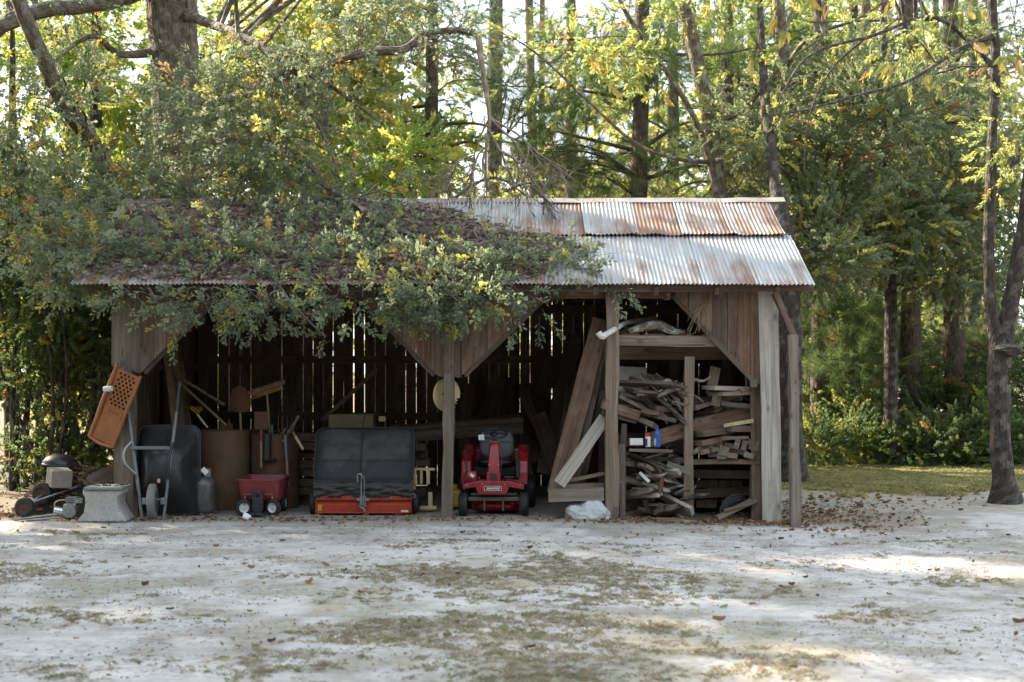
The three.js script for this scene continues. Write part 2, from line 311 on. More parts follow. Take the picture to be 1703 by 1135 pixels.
  const bc = [-1.72]; for (const w of [.14, .15, .13, .15, .14, .15, .135, .12, .075, .12, .15, .14, .14, .15, .14, .15]) bc.push(bc[bc.length - 1] + w);
  skirt(bc, x => x < -.79 ? 1.50 + (-.79 - x) * 1.06 : x > -.53 ? 1.50 + (x + .53) * .98 : 1.482, [M.brown[0], M.brown[2], M.brown[1], M.brown[0], M.brown[3], M.brown[1], M.brown[0]]);
  const br = [1.72]; for (const w of [.14, .13, .12, .16, .11, .13, .115]) br.push(br[br.length - 1] + w);
  skirt(br, x => 2.34 - (x - 1.72) * 1.06, [M.brown[3], M.brown[0], M.brown[3], M.brown[2], M.brown[0], M.brown[3], M.brown[1]]);
  beam('brace', V(1.70, 2.335, .03), V(2.575, 1.405, .03), .05, .05, M.brown[2], shed);
  beam('brace', V(-.50, 1.50, .0), V(.42, 2.39, .0), .05, .045, M.brown[2], shed);
  beam('brace', V(-.82, 1.50, .0), V(-1.68, 2.40, .0), .05, .045, M.brown[2], shed);
  beam('brace', V(-3.88, 1.53, .0), V(-3.05, 2.38, .0), .05, .045, M.brown[2], shed);
  part('brace_block', rbox(.075, .09, .05, .006, 2.545, 1.42, .035), M.grey[1], shed);
  // walls of upright boards with open joints
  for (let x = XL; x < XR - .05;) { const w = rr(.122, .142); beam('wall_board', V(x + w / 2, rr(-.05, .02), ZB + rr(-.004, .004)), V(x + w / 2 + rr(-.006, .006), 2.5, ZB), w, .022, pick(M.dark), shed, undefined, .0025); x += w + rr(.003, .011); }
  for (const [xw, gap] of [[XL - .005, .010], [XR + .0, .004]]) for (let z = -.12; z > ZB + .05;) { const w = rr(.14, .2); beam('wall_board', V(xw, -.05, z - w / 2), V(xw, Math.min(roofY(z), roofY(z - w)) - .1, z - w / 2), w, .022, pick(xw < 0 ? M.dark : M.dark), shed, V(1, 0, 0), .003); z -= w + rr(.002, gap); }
  // rafters and purlins
  for (let i = 0; i <= 11; i++) {
    const x = XL + .02 + i * (XR - XL) / 11;
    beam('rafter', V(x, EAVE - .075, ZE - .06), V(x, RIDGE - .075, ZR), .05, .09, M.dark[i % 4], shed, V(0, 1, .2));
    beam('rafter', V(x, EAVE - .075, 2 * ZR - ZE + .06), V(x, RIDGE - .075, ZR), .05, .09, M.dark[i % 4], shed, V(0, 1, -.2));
  }
  for (const z of [.12, -.45, -1.0, -1.5, -1.92]) for (const k of [0, 1]) { const zz = k ? 2 * ZR - z : z; beam('purlin', V(XL - .3, roofY(zz) - .022, zz), V(XR + .3, roofY(zz) - .022, zz), .09, .02, M.dark[2], shed, V(0, 1, k ? -slope : slope)); }
  for (const [px, py] of [[1110, 486], [1197, 482], [1296, 479]]) { const p = at(px, py, .12); beam('rafter_tail', p.clone().add(V(0, -.05, .04)), p.clone().add(V(0, .06, -.03)), .05, .12, M.dark[2], shed, V(0, 0, 1), .012); }
  // corrugated sheets
  const zn = [tileNoise(601, 8, 2, 5), tileNoise(602, 52, 4, 3), tileNoise(603, 3, 3, 4), tileNoise(604, 60, 60, 2)];
  const sheetMats = [1.0, .72, .48, .3].map((k, q) => {
    const rust = (u, v) => { const a = zn[0](u + q * .23, v + q * .37) * .45 + zn[1](u + q * .31, v) * .3 + zn[2](u + q * .11, v) * .55 + zn[3](u, v) * .12; const seam = sstep(.16, .06, u) * .9 + sstep(.97, .995, u) * .4; return T01(sstep(.35 - k * .75, 1.15 - k * .75, .3 + a * .6 - seam * .6 + .12 * sstep(.25, .0, v))); };
    const map = dataTex(384, 384, (u, v) => { const r = rust(u, v), n = zn[3](u, v), st = zn[1](u + .5, v * .6 + .2); const zinc = mixc([.47, .475, .48], [.33, .335, .34], T01(.45 + .8 * zn[0](u + .7, v + q * .2) + .25 * st)); const ru = mixc([.29, .155, .09], [.175, .082, .048], T01(.5 + .9 * zn[0](u + .2, v + .6) + .35 * n)); return mixc(zinc, ru, r * .9); }, true);
    const mr = dataTex(384, 384, (u, v) => { const r = rust(u, v); return [1, T01(.46 + .45 * r + .1 * zn[0](u, v + .3)), .55 * (1 - r) + .05]; }, false);
    return new THREE.MeshStandardMaterial({ map, roughnessMap: mr, metalnessMap: mr, roughness: 1, metalness: 1 });
  });
  function sheetGeo(W, L, lift, seed, nr = 13, sl = 10) {   // x across, y up off the slope, +z down the slope
    const nx = nr * 6, P = [], U = [], I = [];
    for (let j = 0; j <= sl; j++) for (let i = 0; i <= nx; i++) {
      const u = i / nx, v = j / sl, x = u * W;
      const e = lift * Math.pow(v, 5) * (1 + .9 * perlin.noise(u * 2.5, seed, 2)) + .006 * perlin.noise(u * 2 + seed, v * 2, 4);
      P.push(x, .0085 * Math.sin(u * nr * Math.PI * 2) + e, v * L + .008 * perlin.noise(u * 3, seed * 3, 1) * v); U.push(u, 1 - v);
    }
    for (let j = 0; j < sl; j++) for (let i = 0; i < nx; i++) { const a = j * (nx + 1) + i, b = a + nx + 1; I.push(a, b, a + 1, b, b + 1, a + 1); }
    const g = new THREE.BufferGeometry(); g.setAttribute('position', new THREE.Float32BufferAttribute(P, 3)); g.setAttribute('uv', new THREE.Float32BufferAttribute(U, 2)); g.setIndex(I); g.computeVertexNormals(); return g;
  }
  const ang = Math.atan(slope), Ltot = (ZE - ZR) / Math.cos(ang), PITCH = .545;
  const up = [0, 1, 2].map(k => sheetGeo(.60, 1.21, .028, k * 1.7 + .3)), lo = [0, 1, 2].map(k => sheetGeo(.60, 1.46, .006, k * 2.3 + 5)), back = sheetGeo(.60, Ltot, .004, 9, 13, 3);
  const rustUp = [1, 1, 0, 2, 1, 2, 3, 1, 0, 1, 1, 2, 1, 1], rustLo = [1, 2, 1, 1, 0, 1, 2, 1, 2, 3, 3, 3, 2, 3];
  for (let i = 0; i < 14; i++) {
    const x = XR + .31 - (i + 1) * PITCH;
    const a = new THREE.Object3D(); a.rotation.x = ang;
    const q = part('roof_sheet', up[i % 3], sheetMats[rustUp[i]], shed); q.rotation.x = ang + .012 + rr(-.004, .004); q.position.set(x - .05, RIDGE + .018 + (i % 2) * .004, ZR + .02);
    if (i === 4) q.position.z -= .03;
    const s = (1.46 - .0);
    const p = part('roof_sheet', lo[i % 3], sheetMats[rustLo[13 - i]], shed); p.rotation.x = ang; const zt = ZE + .05 - s * Math.cos(ang) + rr(-.006, .006); p.position.set(x + .02, roofY(zt) + .006 + (i % 2) * .003, zt);
    const b = part('roof_sheet', back, sheetMats[1 + i % 3], shed); b.rotation.set(0, Math.PI, 0); b.rotateX(ang); b.position.set(x + .6, RIDGE + .004, ZR - .01);
  }
  // ridge cap of bent tin, in lengths
  for (let i = 0; i < 4; i++) {
    const x0 = XL - .42 + i * 1.95, L = 2.02;
    const s = new THREE.Shape([[-.13, -.062], [0, .004], [.13, -.062], [.13, -.066], [0, 0], [-.13, -.066]].map(p => new THREE.Vector2(...p)));
    const g = new THREE.ExtrudeGeometry(s, { depth: L, steps: 8, bevelEnabled: false }).rotateY(Math.PI / 2); const p = g.attributes.position; for (let k = 0; k < p.count; k++) p.setY(k, p.getY(k) + .022 * perlin.noise(p.getX(k) * 2.1 + i * 3, 2, 3)); g.computeVertexNormals();
    const uv = g.attributes.uv; for (let k = 0; k < uv.count; k++) uv.setXY(k, .2 + uv.getX(k) * .3, uv.getY(k) * .3);
    const m = part('ridge_cap', g, sheetMats[i % 2 ? 2 : 1], shed); m.position.set(x0, RIDGE + .03 + i * .002, ZR); m.rotation.z = rr(-.004, .004);
  }
  // baling twine hanging from nails on the skirt
  const tw = []; for (let i = 0; i < 16; i++) { const a = at(1172 + rr(-6, 8), 505 + rr(-6, 4), .06), b = at(1172 + rr(-34, 6), 505 + rr(20, 62), .06 + rr(0, .03)); const m = a.clone().lerp(b, .5).add(V(rr(-.06, .06), rr(-.05, .02), .02)); tw.push(tube([a, m, b], [.0016, .0016], 3, 6)); }
  part('twine', merge(tw), std(.36, .28, .18, .9), shed);
}
// ---------------------------------------------------------------- foliage
function faces(P, I) { const g = new THREE.BufferGeometry(); g.setAttribute('position', new THREE.Float32BufferAttribute(P, 3)); g.setAttribute('uv', new THREE.Float32BufferAttribute(new Float32Array(P.length / 3 * 2), 2)); g.setIndex(I); const n = g.toNonIndexed(); n.computeVertexNormals(); return n; }
function oakLeaf(L) {   // spatulate leaf, folded a little along the midrib
  const k = L / .07;
  return faces([0, 0, 0, -.006 * k, .03 * k, .004 * k, .006 * k, .03 * k, .004 * k, -.019 * k, .054 * k, .009 * k, .019 * k, .054 * k, .009 * k, -.006 * k, .07 * k, .002 * k, .007 * k, .071 * k, .002 * k, 0, .045 * k, 0],
    [0, 7, 1, 0, 2, 7, 1, 7, 3, 2, 4, 7, 3, 7, 5, 7, 4, 6, 5, 7, 6]);
}
function plainLeaf(L, w) { return faces([0, 0, 0, -w, L * .5, w * .35, w, L * .45, w * .35, 0, L, -w * .3], [0, 3, 1, 0, 2, 3]); }
function sprayGeo(leaf, n, len, spread, seed, twigR = .0022) {
  const keep = R; R = mulberry(seed); const list = [], m = new THREE.Matrix4(), q = new THREE.Quaternion();
  const bend = V(rr(-.2, .2) * len, len, rr(-.2, .2) * len), c = new THREE.CatmullRomCurve3([V(0, 0, 0), V(bend.x * .2, len * .5, bend.z * .6), bend]);
  list.push(tube([V(0, 0, 0), V(bend.x * .2, len * .5, bend.z * .6), bend], [twigR, twigR * .6], 3, 3));
  for (let i = 0; i < n; i++) {
    const t = Math.pow((i + .5) / n, .6), p = c.getPoint(Math.min(1, .12 + .88 * t)), a = i * 2.4 + rr(-.5, .5), tilt = rr(.35, 1.25) * spread * (1 - .35 * t);
    q.setFromEuler(new THREE.Euler(0, a, 0)).multiply(new THREE.Quaternion().setFromEuler(new THREE.Euler(tilt, rr(-.9, .9), 0)));
    const s = rr(.75, 1.2); m.compose(p, q, V(s, s, s)); list.push(leaf.clone().applyMatrix4(m));
  }
  R = keep; return merge(list);
}
function pineGeo(n, len, seed) {
  const keep = R; R = mulberry(seed); const P = [], I = [];
  for (let i = 0; i < n; i++) {
    const y = rr(0, .16), a = rr(0, 6.283), tl = rr(.25, 1.15), d = V(Math.sin(tl) * Math.cos(a), Math.cos(tl), Math.sin(tl) * Math.sin(a)), s = d.clone().cross(V(rr(-1, 1), rr(-1, 1), rr(-1, 1))).normalize().multiplyScalar(.0028), k = P.length / 3, L = len * rr(.7, 1.1);
    P.push(s.x, y + s.y, s.z, -s.x, y - s.y, -s.z, d.x * L, y + d.y * L - .03 * Math.sin(tl), d.z * L); I.push(k, k + 1, k + 2);
  }
  const g = merge([faces(P, I), tube([V(0, -.1, 0), V(0, .16, 0)], [.006, .004], 3, 1)]); R = keep; return g;
}
const SP = {
  oak: [0, 1, 2].map(k => sprayGeo(oakLeaf(.072), 13, .26, 1, 900 + k)),
  broad: [0, 1, 2].map(k => sprayGeo(plainLeaf(.085, .017), 16, .34, 1, 920 + k)),
  wide: [0, 1].map(k => sprayGeo(plainLeaf(.11, .032), 15, .4, 1, 930 + k)),
  small: [0, 1].map(k => sprayGeo(plainLeaf(.05, .014), 18, .26, 1.05, 940 + k)),
  pine: [0, 1].map(k => pineGeo(46, .2, 950 + k)),
};
const leafMat = new THREE.MeshPhysicalMaterial({ color: 0xffffff, roughness: 1, transmission: .58, thickness: 0, side: THREE.DoubleSide, specularIntensity: 0 });
const needleMat = new THREE.MeshPhysicalMaterial({ color: 0xffffff, roughness: 1, transmission: .35, thickness: 0, side: THREE.DoubleSide, specularIntensity: 0 });
const PAL = {   // leaf colours (linear), the oak greyed to imitate sky sheen: [r,g,b,weight]
  oak: [[.24, .275, .175, 6], [.28, .315, .18, 5], [.19, .235, .16, 4], [.5, .47, .13, 1.3], [.52, .34, .1, .4], [.28, .18, .1, .35]],
  gold: [[.44, .45, .14, 4], [.52, .48, .15, 2.5], [.34, .39, .14, 5], [.55, .38, .12, .8], [.25, .31, .13, 3]],
  lime: [[.30, .38, .09, 5], [.45, .49, .11, 3], [.2, .28, .085, 4], [.56, .5, .1, 1.2]],
  grey: [[.225, .26, .145, 6], [.185, .22, .12, 5], [.26, .285, .16, 3], [.46, .43, .12, 1.6], [.36, .22, .1, .25]],
  pine: [[.16, .22, .09, 5], [.13, .185, .08, 4], [.22, .26, .10, 2], [.32, .27, .14, .5]],
  pineold: [[0.16, 0.192, 0.088, 4], [0.256, 0.224, 0.12, 2], [0.352, 0.24, 0.136, 1.4]],
  shrub: [[.13, .18, .075, 5], [.17, .22, .085, 4], [.1, .14, .065, 3], [.38, .38, .09, 1.3], [.36, .2, .08, .3]],
};
function tint(pal) { let s = 0; for (const c of pal) s += c[3]; let r = R() * s; for (const c of pal) { r -= c[3]; if (r <= 0) { const k = rr(.8, 1.22); return [c[0] * k, c[1] * k, c[2] * k * rr(.9, 1.1)]; } } return pal[0]; }
const up = V(0, 1, 0), tmpM = new THREE.Matrix4(), tmpQ = new THREE.Quaternion();
function sprays(parent, name, list, kinds, mat, pal) {     // list: [pos, dir, scale]
  const per = kinds.map(() => []); for (const s of list) per[Math.floor(R() * kinds.length)].push(s);
  kinds.forEach((g, k) => {
    if (!per[k].length) return;
    const im = new THREE.InstancedMesh(g, mat, per[k].length); im.name = name; im.userData.kind = 'stuff'; im.castShadow = im.receiveShadow = true;
    per[k].forEach(([p, d, s], i) => { tmpQ.setFromUnitVectors(up, d).multiply(new THREE.Quaternion().setFromAxisAngle(up, R() * 6.283)); im.setMatrixAt(i, tmpM.compose(p, tmpQ, V(s, s, s))); const c = tint(pal); im.setColorAt(i, new THREE.Color().setRGB(c[0], c[1], c[2])); });
    parent.add(im);
  });
}
function cloud(blobs, { per = 26, sig = .28, droop = .25, scale = [.8, 1.35], out = .55 } = {}) {   // clumps of sprays spread through lobes; returns sprays and clump centres
  const list = [], centres = [];
  for (const [c, rx, ry, rz, n] of blobs) {
    const K = Math.max(1, Math.round(n / per));
    for (let k = 0; k < K; k++) {
      let d = V(gauss(), gauss(), gauss()).normalize(); const r = Math.pow(R(), out), cc = V(c.x + d.x * rx * r, c.y + d.y * ry * r, c.z + d.z * rz * r); centres.push(cc);
      const sg = sig * rr(.6, 1.4), m = Math.round(per * rr(.5, 1.5));
      for (let i = 0; i < m; i++) {
        const o = V(gauss() * sg, gauss() * sg * .6, gauss() * sg), dir = o.clone().normalize().multiplyScalar(.8).add(d.clone().multiplyScalar(.6)).add(V(rr(-.5, .5), rr(-.5, .5) - droop, rr(-.5, .5))).normalize();
        list.push([cc.clone().add(o), dir, rr(...scale)]);
      }
    }
  }
  return { list, centres };
}
function nearest(path, p) { let b = path[0], bd = 1e9; for (const q of path) { const d = q.distanceTo(p) + Math.max(0, q.y - p.y + .2) * 3; if (d < bd) { bd = d; b = q; } } return b; }
function dense(path, k = 6) { const c = new THREE.CatmullRomCurve3(path, false, 'centripetal'); return c.getPoints(k * (path.length - 1)); }
function tree({ name, label, cat = 'tree', group, trunk, limbs = [], blobs = [], kinds = SP.broad, mat = leafMat, pal = PAL.lime, barkM = bark.oak, opt = {}, branchEvery = 3, wob = .16 }) {
  const [pts, radii] = trunk, o = thing(name, label, cat, pts[0], group), off = pts[0].clone().negate();
  const list = [tube(pts, radii, 10, pts.length * 6, wob)], paths = [dense(pts, 10)];
  for (const [lp, lr] of limbs) { list.push(tube(lp, lr, 8, lp.length * 4, wob)); paths.push(dense(lp)); }
  const all = paths.flat(), cl = cloud(blobs, opt);
  const tw = [];
  cl.centres.forEach((c, i) => { if (i % branchEvery) return; const a = nearest(all, c), L = a.distanceTo(c); if (L < .15) return; const m = a.clone().lerp(c, .5).add(V(rr(-.12, .12) * L, rr(0, .14) * L, rr(-.12, .12) * L)); tw.push(tube([a, m, c], [Math.min(radii[radii.length - 1] * .8 + .004, .008 + .011 * L), .005], 4, 5)); });
  const t = part('trunk', merge(list).translate(off.x, off.y, off.z), barkM, o);
  if (tw.length) part('branches', merge(tw).translate(off.x, off.y, off.z), barkM, o, 'stuff');
  if (cl.list.length) { for (const s of cl.list) s[0].add(off); sprays(o, 'crown', cl.list, kinds, mat, pal); }
  return o;
}
const blob = (px, py, z, rpx, rpy, rz, n) => { const k = (15 - z) / 2365; return [at(px, py, z), rpx * k, rpy * k, rz, n]; };
const foot = (px, z) => { const p = at(px, 609, z); p.y = -.12; return p; };

// ---------------------------------------------------------------- the old oak that leans over the shed
{
  const o = tree({
    name: 'oak_tree', label: 'massive old oak rising behind the shed, boughs sprawling over its roof', trunk: [[foot(300, -5), at(302, 420, -5), at(296, 300, -5), at(292, 150, -5), at(285, 0, -5), at(288, -160, -5), at(310, -330, -5)], [.5, .36, .34, .33, .36, .25, .12]],
    limbs: [
      [[at(262, 520, -5), at(205, 370, -4.4), at(165, 260, -3.8), at(108, 175, -3.2), at(70, 95, -2.8), at(38, 20, -2.6), at(5, -80, -2.6)], [.18, .13, .115, .11, .1, .095, .07]],
      [[at(288, -60, -5), at(215, -12, -4.5), at(150, 8, -4), at(65, 18, -3.6), at(-5, 45, -3.3), at(-120, 70, -3)], [.2, .14, .1, .1, .09, .05]],
      [[at(60, 18, -3.6), at(20, 30, -3.5), at(-20, 70, -3.4)], [.08, .09, .07]],
      [[at(300, 20, -5), at(350, 40, -4), at(400, 58, -3), at(455, 92, -2.4), at(520, 128, -2), at(560, 150, -1.9), at(640, 210, -1.8)], [.1, .06, .045, .038, .034, .026, .012]],
      [[at(395, 55, -3), at(420, 100, -2.6), at(468, 138, -2.2), at(510, 180, -2), at(540, 230, -1.8), at(566, 300, -1.6)], [.035, .03, .026, .022, .018, .008]],
      [[at(300, 190, -5), at(400, 160, -3.6), at(500, 118, -2.2), at(560, 102, -1.7), at(620, 86, -1.5), at(672, 82, -1.4), at(706, 58, -1.4), at(760, 50, -1.35), at(795, 58, -1.3)], [.11, .075, .06, .058, .055, .052, .042, .038, .036]],
      [[at(300, 250, -5), at(360, 238, -4), at(430, 236, -3), at(500, 262, -2.4), at(560, 330, -1.7), at(640, 372, -.9), at(760, 420, -.2), at(860, 440, .2)], [.12, .07, .05, .045, .04, .032, .022, .008]],
      [[at(290, 270, -5), at(310, 322, -3.4), at(350, 350, -2), at(400, 380, -1), at(440, 430, -.1), at(480, 500, .5), at(540, 560, .7)], [.12, .07, .06, .045, .03, .016, .006]],
      [[at(280, 300, -5), at(220, 350, -3.2), at(190, 395, -1.4), at(230, 450, .1), at(270, 520, .5)], [.1, .06, .04, .025, .008]],
      [[at(540, 310, -1.9), at(620, 360, -1), at(690, 420, -.2), at(740, 480, .4), at(800, 540, .6)], [.035, .03, .024, .016, .006]],
      [[at(296, 80, -5), at(200, 90, -4.6), at(150, 60, -4), at(60, 130, -3.5)], [.09, .05, .035, .012]],
    ],
    kinds: SP.oak, pal: PAL.oak, branchEvery: 2, opt: { per: 16, sig: .22, droop: .35, scale: [.7, 1.25] },
    blobs: [
      // high crown over the yard and roof
      blob(300, 170, -4.1, 70, 110, .4, 130), blob(100, 170, -2.2, 70, 90, .4, 110), blob(600, 90, -1.2, 90, 24, .3, 70), blob(700, 60, -1.3, 60, 22, .3, 50), blob(430, 130, -2.6, 110, 50, .6, 170), blob(300, 300, -2.4, 140, 34, .5, 170), blob(480, 310, -2.2, 120, 26, .4, 120), blob(600, 320, -2.1, 90, 16, .3, 60), blob(120, 330, -2.6, 150, 110, 1.0, 460), blob(40, 190, -3.4, 90, 110, 1.2, 150), blob(360, 170, -3.0, 120, 110, 1.2, 190), blob(440, 240, -2.0, 130, 90, .9, 260), blob(210, 270, -3, 60, 60, 1, 60),
      [V(-6.4, 8.6, -.3), 2.3, 1.2, 1.7, 700], [V(-5.2, 9, .9), 1.8, 1, 1.2, 340], blob(300, -140, -4.5, 420, 110, 3, 600), blob(-160, -60, -4, 220, 200, 2.5, 400), blob(600, -140, -3.5, 260, 90, 2, 260), blob(640, 30, -1.8, 110, 45, .7, 170), blob(120, 20, -4.6, 160, 80, 1, 130),  // first lobe added above view to block sun on the yard
    ],
  });
  // sprays that rest on the roof and hang over the eave
  const roofCl = cloud([
      blob(190, 420, -.6, 70, 50, .5, 294), blob(320, 425, -.5, 110, 40, .4, 310), blob(480, 445, -.2, 120, 34, .3, 356), blob(600, 430, -.4, 130, 36, .4, 356), blob(720, 445, -.2, 110, 30, .3, 294), blob(850, 432, -.1, 80, 22, .25, 155), blob(420, 375, -1.1, 170, 22, .3, 232), blob(640, 380, -1.1, 130, 18, .25, 140), blob(940, 445, .05, 50, 18, .15, 46),
      blob(125, 400, -.9, 60, 56, .4, 230), blob(215, 350, -1.9, 60, 22, .3, 130), blob(330, 340, -1.9, 90, 14, .25, 90), blob(480, 340, -1.8, 110, 14, .25, 110), blob(620, 345, -1.7, 80, 12, .2, 60),
      blob(345, 490, .5, 70, 18, .18, 56), blob(455, 495, .5, 80, 20, .18, 74), blob(600, 488, .5, 80, 16, .18, 90), blob(730, 495, .5, 85, 20, .18, 150), blob(820, 488, .5, 50, 20, .16, 43), blob(250, 495, .4, 50, 34, .14, 27), blob(130, 450, -.1, 80, 46, .4, 143), blob(60, 400, -.6, 70, 60, .5, 93),
      blob(380, 535, .52, 30, 18, .1, 14), blob(430, 520, .52, 30, 12, .1, 11), blob(550, 528, .52, 45, 12, .1, 15), blob(640, 520, .52, 40, 10, .1, 12), blob(740, 528, .52, 44, 14, .1, 19), blob(822, 540, .5, 18, 22, .08, 10), blob(880, 500, .45, 34, 20, .1, 11), blob(290, 545, .42, 20, 14, .1, 7), blob(548, 562, .52, 12, 10, .06, 5), blob(1000, 482, .4, 30, 6, .06, 5),
    ], { per: 7, sig: .11, droop: .35, scale: [.5, 1.1], out: .6 });
  { const off = o.position.clone().negate(), tw = []; const st = roofCl.centres; st.forEach(q => { const a = q.clone().add(V(rr(-.5, .2), rr(.1, .3), rr(-.6, -.1))); tw.push(tube([a, a.clone().lerp(q, .5).add(V(0, .06, .03)), q], [.006, .003], 4, 5)); }); part('twigs', merge(tw).translate(off.x, off.y, off.z), bark.pale, o, 'stuff'); for (const s of roofCl.list) s[0].add(off); sprays(o, 'low_foliage', roofCl.list, SP.oak, leafMat, PAL.oak); }
  // the dead end of the arching bough hangs down to the ridge as a broom of pale twigs
  const off = o.position.clone().negate(), L = [];
  const main = [at(795, 58, -1.3), at(800, 100, -1.3), at(808, 150, -1.35), at(814, 200, -1.4), at(808, 250, -1.5), at(809, 328, -1.6)];
  L.push(tube(main, [.042, .034, .03, .026, .018, .006], 7, 24, .2));
  function twig(p, d, len, r, dep) {
    const cur = [p.clone()], dd0 = d.clone(); let q0 = p.clone(); const ns = 4 + dep; for (let s = 0; s < ns; s++) { dd0.add(V(rr(-.34, .34), rr(-.3, .16), rr(-.3, .3))).normalize(); q0 = q0.clone().addScaledVector(dd0, len / ns); cur.push(q0); }
    const e = q0; L.push(tube(cur, [r, r * .75, r * .35], 4, ns * 2, .3));
    if (dep > 0) for (let i = 0; i < 4 + dep; i++) { const t = rr(.2, 1), q = cur[Math.min(ns, Math.round(t * ns))].clone(), dd = d.clone().multiplyScalar(.8).add(V(rr(-.8, .8), rr(-.8, .35), rr(-.7, .7))).normalize(); twig(q, dd, len * rr(.35, .6), r * .55, dep - 1); }
  }
  for (const [px, py, dx, dy, l] of [[814, 195, .8, -.95, 1.15], [812, 200, -1.0, -.75, 1.35], [806, 245, -.8, -.7, .85], [850, 245, .5, -1, .7], [814, 195, 1.1, -.7, 1.4], [808, 250, -.3, -1, .6], [812, 215, .35, -1, .95], [803, 110, -1, .5, .5], [803, 90, -1, .1, .8], [830, 250, .9, -.6, .9], [760, 270, -.6, -.7, .6], [880, 290, .5, -.5, .6]]) twig(at(px, py, -1.4), V(dx * .8, dy, rr(-.3, .2)).normalize(), l * rr(.75, 1.05), .015, 2);
  for (let i = 0; i < 34; i++) { const s = at(rr(690, 960), rr(295, 318), rr(-2.5, -1.9)); twig(s, V(rr(-.6, .6), rr(-.3, .6), rr(-.3, .3)).normalize(), rr(.2, .45), .006, 1); }
  for (let i = 0; i < 40; i++) { const s = at(rr(230, 640), rr(170, 320), rr(-2.6, -1.9)); twig(s, V(rr(-1, 1), rr(-.8, .4), rr(-.3, .3)).normalize(), rr(.3, .7), .006, 1); }
  const dg = part('dead_branch', merge(L).translate(off.x, off.y, off.z), bark.dead, o); dg.userData.label = 'bare pale dead branch hanging to the roof ridge';
}

// ---------------------------------------------------------------- trees behind the shed
const pineGroup = 'pines behind the shed';
function pine(px, z, r, top, blobs, label, dead = 0, lean = 0, pal = PAL.pine) {
  const b = foot(px, z), lim = [];
  for (let i = 0; i < dead; i++) { const y = rr(3.2, 8), s = R() < .5 ? -1 : 1, l = rr(1, 2.6), p = V(b.x + lean * y / 8, y, z); lim.push([[p, p.clone().add(V(s * l * .5, rr(-.1, .35) * l, rr(-.3, .3))), p.clone().add(V(s * l, rr(-.4, .6) * l, rr(-.5, .5)))], [r * .28, .02, .008]]); }
  return tree({ name: 'pine_tree', label, group: pineGroup, trunk: [[b, V(b.x + lean * .3, 3, z), V(b.x + lean * .8, 6.5, z), V(b.x + lean, top, z)], [r * 1.25, r, r * .85, r * .45]], limbs: lim, kinds: SP.pine, mat: needleMat, pal, barkM: bark.pine, blobs, branchEvery: 1, opt: { per: 20, sig: .3, droop: -.15, scale: [.9, 1.5], out: .5 } });
}
pine(718, -9, .13, 12, [blob(840, 140, -9, 90, 60, 1, 156), blob(640, 120, -9.5, 70, 60, 1, 96), blob(760, 20, -9, 110, 40, 1.2, 96), blob(900, 190, -8.6, 70, 34, .8, 96)], 'slim straight pine showing bright sky around its trunk, beyond the ridge', 9);
pine(1055, -8.5, .15, 12, [blob(985, 130, -8.5, 70, 60, 1, 120), blob(1110, 90, -8.5, 80, 70, 1, 130), blob(910, 250, -8, 70, 30, .7, 110), blob(1010, 270, -8, 90, 36, .8, 120), blob(1120, 240, -8.5, 70, 50, .8, 110), blob(1040, 20, -9, 140, 50, 1.4, 150)], 'dark trunked pine with sweeping bare limbs above the tin roof', 12, .15);
pine(950, -13, .13, 13, [blob(900, 110, -13, 80, 60, 1.2, 70), blob(970, 60, -13, 80, 60, 1.2, 70), blob(960, 240, -12.5, 90, 60, 1, 77), blob(1090, 300, -12.5, 90, 60, 1, 84)], 'russet needled pine far behind the shed ridge', 6, 0, PAL.pineold);
pine(1210, -11, .14, 13, [blob(1200, 120, -11, 70, 90, 1.2, 160), blob(1240, 250, -11, 70, 60, 1, 130), blob(1180, 20, -11, 90, 60, 1.2, 120)], 'pine half hidden behind the leaning grey barked tree', 4);
pine(1365, -9.3, .15, 13, [blob(1410, 600, -8.6, 60, 26, .4, 150), blob(1370, 520, -9, 60, 40, .8, 200)], 'pine trunk with drooping needles beyond the shed end post', 4);
pine(1515, -9.2, .16, 13, [blob(1450, 600, -9.6, 70, 30, .4, 130), blob(1480, 480, -9.5, 80, 50, .8, 160)], 'pine trunk at the lawn edge beside a pale broken stump', 4);
pine(1590, -9.2, .17, 13, [blob(1660, 590, -9.9, 60, 34, .4, 120), blob(1560, 40, -9.5, 120, 60, 1.2, 260)], 'thickest pine trunk standing at the back of the lawn', 3, -.1);
pine(1440, -13, .13, 14, [blob(1430, 560, -12, 80, 60, 1, 180), blob(1330, 100, -12, 100, 90, 1.2, 320)], 'thin pine set back in the dim woods', 3);

tree({ name: 'sweetgum_tree', label: 'grey barked tree leaning behind the ridge near its bare forked branch', trunk: [[foot(1225, -6), at(1212, 420, -6), at(1194, 300, -6), at(1180, 200, -6), at(1158, 95, -6), at(1138, 0, -6), at(1120, -150, -6)], [.16, .13, .12, .115, .11, .1, .07]],
  limbs: [[[at(1196, 330, -6), at(1170, 230, -5.8), at(1135, 160, -5.6), at(1085, 85, -5.4), at(1035, 10, -5.2), at(1010, -60, -5.2)], [.06, .045, .04, .035, .03, .02]], [[at(1190, 270, -6), at(1130, 265, -5.5), at(1060, 240, -5), at(980, 170, -4.6), at(900, 95, -4.4), at(850, 60, -4.3)], [.04, .03, .025, .02, .016, .008]], [[at(1182, 210, -6), at(1240, 180, -5.6), at(1300, 110, -5.2), at(1370, 60, -5)], [.04, .03, .02, .01]]],
  barkM: bark.oak, kinds: SP.wide, pal: PAL.gold, opt: { per: 8, sig: .2, scale: [.6, .95] }, blobs: [blob(1120, 60, -5.6, 160, 80, 1.2, 110), blob(960, 80, -5, 110, 60, 1, 90), blob(1240, -60, -6, 300, 100, 2, 300)] });
